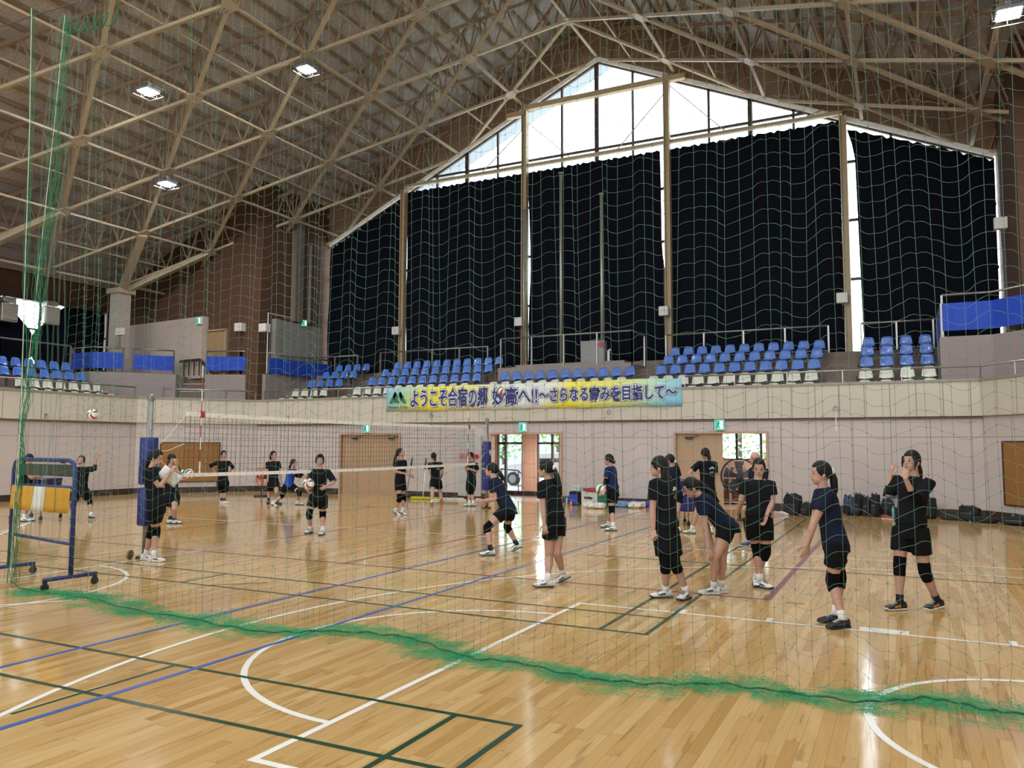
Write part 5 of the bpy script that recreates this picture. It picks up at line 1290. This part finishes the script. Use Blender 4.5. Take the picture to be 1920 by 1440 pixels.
# hydrant cabinet
r = empty('hydrant_cabinet', (-9.44, 16.66, 0), 0, 'pale grey hydrant cabinet with red lettering and lamp behind the net', 'cabinet')
b = MB(); b.span((-.42, -.05, .1), (.42, .03, 2.05)); bevel(b.build('cabinet_body', mat('cabinet_grey', 'aba8a6', .5), r), .01)
b = MB(); b.span((-.40, -.065, 1.2), (.40, -.05, 1.55)); b.build('sign_plate', mat('plate_pink', 'b89a96', .5), r)
text_mesh('lettering', '消火栓', .2, mat('plate_red', '70282c', .5), r, (-.36, -.07, 1.3), width=.5)
b = MB(); b.disc((.28, -.09, 1.38), (0, 1, 0), .075, .06, 16); b.build('red_lamp', MATS['lamp_red'], r)
# orange fan
def fan(p, col, label, z, rr, rz, dark=False):
    r = empty('floor_fan', p, rz, label, 'fan', 'floor fans'); mc = mat(col + '_guard', 'c4693a' if not dark else '20222a', .45)
    b = MB(); b.disc((0, 0, .02), (0, 0, 1), .26, .04, 20); b.tube([(0, 0, .03), (0, .04, z)], .025, 8); b.build('stand', m_wheel, r)
    b = MB()
    for yy, q in ((-.09, rr), (.07, rr), (-.12, rr * .55)): b.tube([(q * math.cos(a), yy, z + q * math.sin(a)) for a in [2 * PI * k / 28 for k in range(28)]], .014 if q == rr else .005, 6, False, True)
    for k in range(30):
        a = 2 * PI * k / 30; b.beam((.05 * math.cos(a), -.14, z + .05 * math.sin(a)), (rr * math.cos(a), -.09, z + rr * math.sin(a)), .004, .004, (0, 1, 0))
    b.build('guard', m_wheel if dark else mc, r)
    for k in range(4 if not dark else 5):
        a0 = 2 * PI * k / (4 if not dark else 5); b = MB(); vs = []
        for j in range(5):
            q = rr * (.15 + .75 * j / 4); w = .85 - .06 * j
            vs += [(q * math.cos(a0), -.03, z + q * math.sin(a0)), (q * math.cos(a0 + w), .03, z + q * math.sin(a0 + w))]
        b.add(vs, [(2 * j, 2 * j + 2, 2 * j + 3, 2 * j + 1) for j in range(4)]); o = b.build('blade', mc if not dark else mat('blade_grey', '3a404c', .45), r); s_ = o.modifiers.new('t', 'SOLIDIFY'); s_.thickness = .006
    b = MB(); b.disc((0, .06, z), (0, 1, 0), .085, .16, 16); b.disc((0, -.13, z), (0, 1, 0), .05, .03, 14); b.build('motor', m_wheel, r)
q = at_z(490, 931, 0); fan((q.x, q.y, 0), 'orange', 'orange floor fan on a dark round base near the back wall', .92 * .72, .30, YAW)
q = at_z(1388, 975, 0); fan((q.x, q.y, 0), 'black', 'big black drum fan before the half open door, beside the walking player', 1.02, .42, YAW + .55, True)
# leaning mops and mop heads
def mop(pt, pb, label, m):
    r = empty('floor_mop', pb, 0, label, 'mop', 'mops leaning on the back wall'); d = V(pt) - V(pb)
    b = MB(); b.tube([(0, 0, .03), d * .72], .014, 8); b.build('handle', m, r)
    b = MB(); b.tube([d * .70, d * .9, d], [.02, .03, .012], 8); b.build('wrapped_tip', mat('mop_dark', '2c2a30', .8), r)
    b = MB(); b.box((0, 0, .03), (.16, .08, .06)); b.build('mop_clamp', m_wheel, r)
for pt, pb, l, m in (((773, 857), (762, 938), 'dark handled mop leaning on the wall beside the tiptoe player', mat('handle_dark', '4a4a52', .5)), ((799, 858), (793, 933), 'white handled mop leaning on the wall, left of the running player', m_white)):
    mop(at_y(pt[0], pt[1], 16.58), (at_y(pb[0], pb[1], 16.35).x, 16.35, .0), l, m)
a0 = at_z(758, 937, 0); a1 = at_z(806, 939, 0)
b = MB(); b.span((0, -.12, 0), (a1.x - a0.x, .12, .08))
o = b.build('floor_duster', mat('mop_yellow', 'b5ac22', .9, var=.25, vscale=20, bump=.6)); bevel(o, .03); o.location = (a0.x, 15.9, 0); tag(o, 'long yellow mop head lying on the floor by the back wall', 'mop')
for k, l in ((0, 'upper'), (1, 'lower')):
    c0, c1 = at_z(812, 934 + 3 * k, .02), at_z(874, 934.5 + 3 * k, .02); b = MB(); b.tube([c0, c1], .016, 8); tag(b.build('mop_pole', m_white), l + ' of two white poles lying on the floor below the cabinet', 'pole', 'white poles on the floor')

# bags, bottles and boxes
m_bag = mat('bag_black', '15151a', .8, var=.3, vscale=6); m_bag2 = mat('bag_charcoal', '25262d', .8, var=.2, vscale=6)
def lumpy(w, d, h, sd, n=26, m=16):
    rnd = random.Random(sd); b = MB(); b.ell((0, 0, 0), ((1, 0, 0), (0, 1, 0), (0, 0, 1)), n, m); ph = [rnd.uniform(0, 6) for _ in range(6)]; vs = []
    for x, y, z in b.v:
        g = lambda t_: math.copysign(abs(t_) ** .62, t_); k = 1 + .07 * math.sin(3 * x + ph[0]) * math.sin(4 * z + ph[1]) + .05 * math.sin(7 * y + ph[2] + 5 * x) + .04 * math.sin(9 * z + ph[3] + 3 * y)
        vs.append((g(x) * w / 2 * k, g(y) * d / 2 * k, max(0, (g(z) * .5 * k + .5)) * h))
    b.v = vs; return b
def bag(px, py, w, h, label, m=None, d=.26, pocket=True, strap=True, sd=1, lean=0.0, yoff=0.0):
    q = at_z(px, py, 0); r = empty('sports_bag', (q.x, q.y + yoff, 0), YAW + .08 * math.sin(sd), label, 'bag', 'bags along the wall'); m = m or m_bag
    lumpy(w, d, h, sd).build('bag_body', m, r, True)
    if pocket:
        o = lumpy(w * .62, .12, h * .5, sd + 9).build('front_pocket', m_bag2 if m is m_bag else m_bag, r, True); o.location = (0, -d * .47, .03)
        b = MB(); b.tube([(-w * .28, -d * .5 - .045, h * .5), (0, -d * .5 - .062, h * .53), (w * .28, -d * .5 - .045, h * .5)], .005, 6); b.build('zipper', m_postg, r)
    if strap:
        for sx in (-.22, .22):
            b = MB(); b.tube([(w * sx, .0, h * .86), (w * sx * 1.1, -.07, h * 1.05), (w * sx * .9, -.12, h * 1.0), (w * sx, -d * .46, h * .55)], .013, 6); b.build('strap', m_bag2, r)
    return r
bag(1487, 966, .46, .54, 'large black sports bag standing right of the walking player', sd=2)
bag(1513, 968, .26, .34, 'low dark bag half hidden behind the navy player with clasped hands', sd=3, strap=False)
bag(1594, 966, .28, .5, 'blue and white backpack on the floor just right of the navy player', mat('bag_blue_grey', '3c4c66', .7, var=.3), sd=4)
bag(1613, 967, .2, .55, 'first of three upright black bags between the two right players', sd=5)
bag(1628, 968, .19, .5, 'second of three upright black bags between the two right players', sd=6)
bag(1643, 969, .2, .56, 'third of three upright black bags between the two right players', sd=7)
bag(1665, 969, .28, .44, 'dark bag with a blue cloth left of the rightmost player', mat('bag_dark_navy', '1d2233', .8), sd=8)
bag(1737, 972, .50, .52, 'black bag standing behind the rightmost player', sd=10)
bag(1818, 977, .48, .36, 'open black bag slumped at the wall right of the rightmost player', sd=11)
bag(1846, 980, .62, .14, 'flat black bag lying beside the open slumped bag', sd=12, strap=False, pocket=False)
bag(1786, 975, .5, .07, 'thin dark mat lying at the foot of the right wall', sd=13, strap=False, pocket=False)
bag(1905, 985, .62, .20, 'black bag lying at the right edge of the photo', sd=14)
def bottle(px, py, label, col='9fc0c8', h=.24):
    q = at_z(px, py, 0); r = empty('drink_bottle', (q.x, q.y, 0), 0, label, 'bottle', 'bottles on the floor')
    b = MB(); b.tube([(0, 0, 0), (0, 0, .01), (0, 0, h * .7), (0, 0, h * .82), (0, 0, h * .9)], [.028, .033, .033, .018, .016], 14); b.build('bottle_body', mat('bottle_' + col, col, .15, spec=.6), r, True)
    b = MB(); b.disc((0, 0, h * .95), (0, 0, 1), .018, h * .1, 12); b.build('cap', mat('cap_blue', '3a78b0', .4), r)
bottle(1820, 978, 'clear bottle standing before the open slumped bag'); bottle(1900, 984, 'clear bottle with blue cap by the bag at the right edge'); bottle(1675, 971, 'turquoise bottle beside the rightmost player', '58a3a0', .3)
bottle(1063, 946, 'slim clear bottle near the entrance edge, left of the orange bottle'); bottle(1071, 949, 'small orange bottle beside the blue cooler', 'd8702a', .16)
def shoes_pair(px, py, label, m):
    q = at_z(px, py, 0); r = empty('sports_shoe', (q.x, q.y, 0), YAW, label, 'shoe', 'loose shoes by the wall')
    b = MB(); b.loft([ering(V((x, 0, h * .5 + .01)), V((0, 1, 0)), UP, w, h * .5, 12) for x, w, h in ((-.13, .02, .05), (-.11, .035, .09), (0, .04, .08), (.08, .045, .05), (.13, .02, .03))]); b.build('shoe_upper', m, r, True)
    b = MB(); b.span((-.135, -.042, 0), (.135, .042, .018)); bevel(b.build('sole', m_solew, r), .01)
shoes_pair(1460, 966, 'white and pink shoe left of the large black bag', mat('shoe_pink', 'c9a3ac', .6)); shoes_pair(1470, 966, 'white shoe touching the large black bag', m_shw); shoes_pair(1664, 973, 'red and white shoe by the turquoise bottle', m_shr)
q = at_z(1672, 966, 0); o = lumpy(.26, .2, .1, 31).build('folded_cloth', mat('cloth_sky', '5c86b8', .85), smooth=True); o.location = (q.x, q.y, .44); tag(o, 'light blue cloth lying on the dark bag left of the rightmost player', 'cloth')
# cooler, ball carton, towels
q = at_z(1084, 947, 0)
r = empty('cooler_bag', (q.x, q.y, 0), YAW, 'blue and black cooler bag at the back wall with a white box on top', 'cooler')
bevel(MB().box((0, 0, .2), (.44, .34, .4)).build('cooler_body', m_bag, r), .03); bevel(MB().box((-.02, -.175, .17), (.36, .02, .3)).build('front_pocket', mat('cooler_blue', '2145a8', .6), r), .03)
b = MB(); b.tube([(-.2, -.05, .38), (-.1, -.1, .47), (.1, -.1, .47), (.2, -.05, .38)], .012, 6); b.build('handle', m_bag, r)
b = MB(); b.box((0, 0, .03), (.36, .24, .16)); o = b.build('storage_box', mat('box_white_grey', 'b9c0c4', .6)); o.location = (q.x, q.y, .46); o.rotation_euler = (0, 0, YAW); bevel(o, .01); tag(o, 'small white box lying on top of the blue cooler', 'box')
q = at_z(1112, 950, 0)
r = empty('ball_carton', (q.x, q.y + .1, 0), YAW, 'white carton with red cloth on top behind the player with the bun', 'carton')
MB().box((0, 0, .22), (.66, .4, .44)).build('carton_body', mat('carton_white', 'c9c7c2', .7), r); MB().box((.4, 0, .2), (.14, .38, .4)).build('carton_side', mat('carton_green', '1d6a52', .7), r)
text_mesh('carton_lettering', 'molten', .12, m_black, r, (-.2, -.21, .22), off=.004)
o = lumpy(.86, .46, .13, 41).build('red_cover', mat('cover_red', '9c2238', .8), r, True); o.location = (.06, 0, .40)
tw = [('white towel heap left of the player with the bun', 1105, 953, .4, 'd6d2ca'), ('white cloth heap in front of the ball carton', 1122, 954, .35, 'cfcac2'), ('blue and white towel heap right of the player with the bun', 1165, 951, .5, '6b86ac'), ('navy towel heap second right of the player with the bun', 1182, 950, .5, '39507c'), ('white towel heap third right of the player with the bun', 1190, 953, .4, 'd2d0ca'), ('white and navy towel heap by the hip of the long-shorts player', 1198, 952, .35, 'bfc3cc'), ('small blue bag at the wall by the long-shorts player', 1208, 951, .3, '28389a')]
for k, (l, px, py, w, c) in enumerate(tw):
    q = at_z(px, py, 0); o = lumpy(w, .3, .17, 60 + k).build('towel_heap', mat('towel_' + c, c, .9, var=.25, vscale=9), smooth=True); o.location = (q.x, q.y + .1, 0); tag(o, l, 'towel', 'towels by the back wall')

# ------------------------------------------------------------------ outside the entrance: hedge, tree, car, rail
def leafy(name, c, rx, ry, rz, n, cols, label, sd, size=.12, cat='tree'):
    rnd = random.Random(sd); b = MB(); b.v = []
    for i in range(n):
        th, ph = rnd.uniform(0, 2 * PI), math.acos(rnd.uniform(-1, 1)); q = rnd.uniform(.75, 1.05)
        p = V((rx * q * math.sin(ph) * math.cos(th), ry * q * math.sin(ph) * math.sin(th), rz * q * math.cos(ph)))
        M = Matrix.Rotation(rnd.uniform(0, 6), 3, 'Z') @ Matrix.Rotation(rnd.uniform(0, 3), 3, 'X'); s = size * rnd.uniform(.6, 1.3); b.m = rnd.randrange(len(cols))
        b.add([p + M @ V(v_) * s for v_ in ((-.5, 0, 0), (0, -.35, .12), (.5, 0, 0), (0, .35, .12))], [(0, 1, 2, 3)])
    o = b.build(name, cols); o.location = c; tag(o, label, cat); return o
G1, G2, G3 = mat('leaf_green', '8db273', .7), mat('leaf_light', 'c9dda2', .7), mat('leaf_dark', '5f8a55', .7)
def cored(name, c, rx, ry, rz, n, label, sd, size):
    o = leafy(name, c, rx, ry, rz, n, [G1, G2, G3], label, sd, size, 'tree')
    b = MB(); b.tube([(0, 0, -rz - .8), (0, 0, 0)], .16, 8); b.build('trunk', m_dark, o)
    return o
g0 = at_y(1400, 850, 41); cored('tree', (g0.x - .4, 41, 3.0), 4.2, 1.8, 3.6, 2300, 'sunlit green tree seen through the window over the shoe shelf', 3, .34)
g0 = at_y(955, 830, 43); cored('tree', (g0.x - .4, 43, 3.6), 1.9, 1.4, 2.8, 1000, 'green tree outside the left glass entrance door', 4, .34)
g0 = at_y(1032, 830, 45); cored('tree', (g0.x + .6, 45, 4.0), 1.9, 1.4, 2.6, 900, 'green tree outside the right glass entrance door', 5, .36)
g0 = at_y(990, 880, 54); MB().span((g0.x - 11, 54, -.1), (g0.x + 11, 55, 3.2)).build('wall_outside', mat('outside_blue_grey', '7f95b4', .9))['kind'] = 'structure'
cp = at_y(975, 900, 28)
r = empty('car', (cp.x + 1.4, 28, -.1), 0, 'white car parked outside the glass entrance', 'car'); m_car = mat('car_white', 'e2e4e6', .3, coat=.5)
prof = [(-2.1, .35), (-2.15, .75), (-1.9, .95), (-1.0, 1.05), (-.3, 1.5), (1.2, 1.55), (1.9, 1.1), (2.1, .95), (2.15, .4)]
b = MB(); rs = []
for y, k in ((-.85, .96), (-.8, 1), (.8, 1), (.85, .96)): rs.append([V((x * k, y, .35 + (z - .35) * k)) for x, z in prof])
b.loft(rs); bevel(b.build('car_body', m_car, r, True), .05)
b = MB(); b.add([(-.95, -.86, 1.06), (-.3, -.84, 1.42), (1.1, -.84, 1.46), (1.55, -.86, 1.1)], [(0, 1, 2, 3)]); b.build('side_window', m_black, r)
for x in (-1.35, 1.35):
    for y in (-.78, .78):
        b = MB(); b.disc((x, y, .31), (0, 1, 0), .31, .2, 20); w_ = b.build('wheel', m_wheel, r); b = MB(); b.disc((x, y - .1 if y < 0 else y + .1, .31), (0, 1, 0), .19, .03, 16); b.build('hubcap', m_postg, w_)
e0, e1 = at_y(938, 885, 21.0), at_y(972, 889, 21.0); r = empty('entrance_rail', (e0.x, 21.0, -.1), 0, 'dark handrail outside the left glass entrance door', 'railing')
b = MB(); b.tube([(0, 0, .95), (e1.x - e0.x, 0, .9), (e1.x - e0.x + .1, 0, .8)], .025, 8); b.build('handrail', m_dark, r)
for x in (.05, e1.x - e0.x): b = MB(); b.tube([(x, 0, 0), (x, 0, .92)], .02, 8); b.build('post', m_dark, r)
for x, l in ((-7.5, 'round unseen lamp added to light the lobby behind the glass entrance'), (-.2, 'round unseen lamp added to light the lobby above the shoe shelf')):  # unseen lamps added to brighten the lobby
    r = empty('ceiling_lamp', (x, 17.9, 2.28), 0, l, 'lamp', 'added lobby lamps'); b = MB(); b.disc((0, 0, 0), (0, 0, 1), .16, .04, 20); b.build('lamp_housing', m_white, r); b = MB(); b.disc((0, 0, -.025), (0, 0, 1), .13, .012, 20); b.build('lamp_lens', m_led, r)
    ld = bpy.data.lights.new('lobby_fill_light', 'AREA'); ld.shape = 'DISK'; ld.size = .26; ld.energy = 45; lo = bpy.data.objects.new('lobby_fill_light', ld); COL.objects.link(lo); lo.parent = r; lo.location = (0, 0, -.05)

# ------------------------------------------------------------------ the green divider net hanging across the hall
m_net = mat('net_green', '2f9a66', .7, spec=.3); m_netl = mat('net_pale_green', '648c79', .7, spec=.3); m_netb = mat('net_bundle_green', '247a50', .75); m_netd = mat('net_rope_green', '14603a', .8)
NX0, NX1, NTOP, CELL, CELX = -5.55, 5.6, 7.05, .107, .089
net = empty('divider_net', (0, 0, 0), 0, 'green ball-stop net hanging across the hall in front of the players', 'net')
rnd = random.Random(11)
nc = int((NX1 - NX0) / CELX); nr = int(NTOP / CELL)
fold = []; up_dir = 1; cur = -1.0
while len(fold) <= nc:
    n_ = rnd.choice((2, 2, 3, 3)); amp_ = rnd.uniform(.55, 1.25)
    for j in range(n_): fold.append(cur + (up_dir * amp_ - cur) * (j + 1) / n_ + rnd.uniform(-.15, .15))
    cur = up_dir * amp_; up_dir = -up_dir
colx = [NX0 + CELX * c + rnd.uniform(-.009, .009) for c in range(nc + 1)]
phz = [rnd.uniform(0, 6.28) for _ in range(nc + 1)]
def npt(c, h):
    """grid point: column c, row h; folds in depth fade towards the floor"""
    hz = h * CELL; k = min(1, .35 + hz / 4)
    y = .05 * k * fold[c] + .05 * math.sin(c * .37 + hz * .25) + .02 * math.sin(phz[c] + hz * 1.3)
    x = colx[c] + .012 * math.sin(phz[c] + hz * .9) + .02 * math.sin(hz * .6 + c * .2) * (1 if hz > .3 else 0)
    z = hz + .042 * fold[c] + .006 * math.sin(phz[c] * 3 + h)
    return V((x, y + .05, max(.01, z)))
R = .0013
def tri_strand(b, pts, r=R):
    n = len(pts); vs = []
    for i in range(n):
        t_ = pts[min(i + 1, n - 1)] - pts[max(i - 1, 0)]; t_.normalize(); a = t_.orthogonal().normalized(); a = (V((0, 1, 0)) - t_ * t_.y).normalized() if abs(t_.y) < .95 else a; c_ = t_.cross(a)
        vs += [pts[i] - a * r, pts[i] + a * r * .5 + c_ * r * .87, pts[i] + a * r * .5 - c_ * r * .87]
    fs = []
    for i in range(n - 1):
        o = 3 * i
        for j in range(3): fs.append((o + j, o + (j + 1) % 3, o + 3 + (j + 1) % 3, o + 3 + j))
    b.add(vs, fs)
b = MB()
for c in range(nc + 1): tri_strand(b, [npt(c, h) for h in range(nr + 1)])
b.build('upright_strands', m_netl, net)
b = MB()
for h in range(1, nr + 1):
    pts = []
    for c in range(nc):
        p, q = npt(c, h), npt(c + 1, h); up_ = .007 * math.sin(phz[c] * 2) + (.008 if fold[c] + fold[c + 1] > 0 else -.008)
        pts += [p, p + (q - p) * .33 + V((0, -.01, up_)), p + (q - p) * .67 + V((0, -.01, up_))]
    pts.append(npt(nc, h)); tri_strand(b, pts)
b.build('cross_strands', m_netl, net)
b = MB()
for h in range(1, nr, 1):
    for c in range(0, nc + 1): b.box(npt(c, h), (.0055, .0055, .0055))
b.build('knots', m_netd, net)
# top wire with hanging loops
b = MB(); b.tube([(-9, .05, 7.2), (-6.4, .05, 7.12), (NX0, .05, 7.08), (0, .05, 7.04), (NX1 + 3, .05, 7.1)], .008, 6); b.build('top_wire', mat('wire_grey', '4a4a48', .5, .5), net)
# gathered edge: two slack bundles coming together near the floor
def bundle(path, n, spread, name, m):
    b = MB()
    for k in range(n):
        a, w, f = rnd.uniform(0, 6.28), rnd.uniform(.2, 1), rnd.uniform(2, 5); pts = []
        N_ = 34
        for i in range(N_ + 1):
            u = i / N_ * (len(path) - 1); j = min(int(u), len(path) - 2); p = V(path[j]).lerp(V(path[j + 1]), u - j); s_ = spread[j] + (spread[j + 1] - spread[j]) * (u - j)
            pts.append(p + V((math.cos(a + f * u * 1.3), math.sin(a + f * u * 1.3), .0)) * (s_ * w) + V((rnd.uniform(-.2, .2), rnd.uniform(-.2, .2), 0)) * s_)
        tri_strand(b, pts, .0022)
    return b.build(name, m, net)
TA = [at_y(62, 18, 0), at_y(58, 250, 0), at_y(48, 560, 0), at_y(42, 780, 0), at_y(36, 900, 0), at_z(22, 1092, .02)]
TB = [at_y(128, 30, 0), at_y(108, 240, 0), at_y(82, 480, 0), at_y(58, 700, 0), at_y(44, 800, 0), at_y(36, 900, 0), at_z(24, 1094, .02)]
bundle(TA, 7, [.04, .04, .045, .04, .05, .08], 'gathered_edge', m_netb)
bundle(TB, 15, [.07, .11, .1, .06, .045, .05, .09], 'gathered_edge', m_netb)
b = MB(); b.tube([p + V((.02, -.03, 0)) for p in TA], .0035, 6); b.build('white_cord', m_rope, net)
b = MB(); b.tube([p + V((-.02, -.03, 0)) for p in TB], .0035, 6); b.build('white_cord', m_rope, net)
# slack columns between bundles and the hung part
for k in range(7):
    x0 = -5.75 + .05 * k * 3 * .3; pts = []
    b = MB()
    for j in range(2):
        xx = NX0 - .55 + k * .085 + j * .02; pts = [V((xx + .03 * math.sin(i * .8 + k * 2), .05 + .03 * math.sin(i * .5 + k), 7.0 - i * .23)) for i in range(31)]; tri_strand(b, pts)
    b.build('slack_strand', m_netl, net)
# loops of rope at the top
b = MB()
for k in range(5):
    c = at_y(135 + 18 * k, 40 - 4 * k, .05); b.tube([c + V((.13 * math.cos(a), 0, .16 * math.sin(a))) for a in [PI + PI * i / 10 for i in range(11)]], .008, 6)
b.build('rope_loop', m_netd, net)
# pooled net on the floor along the base
PATHB = [at_z(px, py, 0) for px, py in ((18, 1094), (45, 1108), (90, 1115), (140, 1122), (185, 1130), (260, 1150), (350, 1163), (430, 1180), (500, 1190), (560, 1190), (620, 1188), (700, 1193), (760, 1200), (800, 1212), (850, 1230), (900, 1242), (960, 1247), (1030, 1262), (1100, 1277), (1170, 1285), (1250, 1290), (1340, 1288), (1420, 1298), (1500, 1308), (1600, 1322), (1680, 1320), (1740, 1316), (1800, 1326), (1860, 1340), (1920, 1346))]
e_ = (PATHB[-1] - PATHB[-2]).normalized(); PATHB += [PATHB[-1] + e_ * .5, PATHB[-1] + e_ * 1.6]
def smooth_path(P_, k=6):
    out = []
    for i in range(len(P_) - 1):
        p0, p1, p2, p3 = P_[max(i - 1, 0)], P_[i], P_[i + 1], P_[min(i + 2, len(P_) - 1)]
        for j in range(k):
            t_ = j / k; out.append(.5 * ((2 * p1) + (p2 - p0) * t_ + (2 * p0 - 5 * p1 + 4 * p2 - p3) * t_ ** 2 + (3 * p1 - p0 - 3 * p2 + p3) * t_ ** 3))
    return out + [P_[-1]]
SP = smooth_path(PATHB)
b = MB(); b.tube([p + V((.004 * math.sin(i * 2.1), .012 * math.sin(i * .9), .02 + .014 * math.sin(i * .7) ** 2)) for i, p in enumerate(SP)], .0075, 7); b.build('bottom_rope', m_netd, net)
b = MB(); LEN = [0]
for p, q in zip(SP, SP[1:]): LEN.append(LEN[-1] + (q - p).length)
def along(s_):
    s_ = max(0, min(LEN[-1] - 1e-4, s_)); lo = 0
    for i in range(len(LEN) - 1):
        if LEN[i] <= s_ <= LEN[i + 1]: return SP[i].lerp(SP[i + 1], (s_ - LEN[i]) / max(1e-6, LEN[i + 1] - LEN[i]))
    return SP[-1]
for k in range(430):
    s_ = rnd.uniform(.75, LEN[-1]); hump = 1 + 1.4 * math.exp(-((s_ - 8.75) / .28) ** 2) + .9 * math.exp(-((s_ - 1.7) / .5) ** 2)
    d_ = max(-.38, min(.42, rnd.gauss(.03, .13))); base = along(s_) + V((0, d_, 0)); a = rnd.uniform(-.5, .5) if rnd.random() < .6 else rnd.uniform(0, 6.28)
    ux, uy = V((math.cos(a), math.sin(a), 0)), V((-math.sin(a), math.cos(a), 0)); cw, chh = rnd.uniform(.05, .1), rnd.uniform(.02, .06); sk = rnd.uniform(-.6, .6)
    g_ = [[base + ux * (cw * (i_ - 2) + sk * chh * j_ + rnd.gauss(0, .014)) + uy * (chh * (j_ - 1.5) + rnd.gauss(0, .014)) + V((0, 0, abs(rnd.gauss(0, .013)) * hump * max(.2, 1 - abs(d_) * 2.2) + .003)) for j_ in range(4)] for i_ in range(5)]
    def wig(p, q):
        m1 = p.lerp(q, .35) + V((rnd.gauss(0, .007), rnd.gauss(0, .007), abs(rnd.gauss(0, .006)))); m2 = p.lerp(q, .7) + V((rnd.gauss(0, .007), rnd.gauss(0, .007), abs(rnd.gauss(0, .006))))
        tri_strand(b, [p, m1, m2, q], .0012)
    for i_ in range(5):
        for j_ in range(4):
            if i_ < 4: wig(g_[i_][j_], g_[i_ + 1][j_])
            if j_ < 3: wig(g_[i_][j_], g_[i_][j_ + 1])
o = b.build('pooled_netting', m_net, net); o['kind'] = 'stuff'
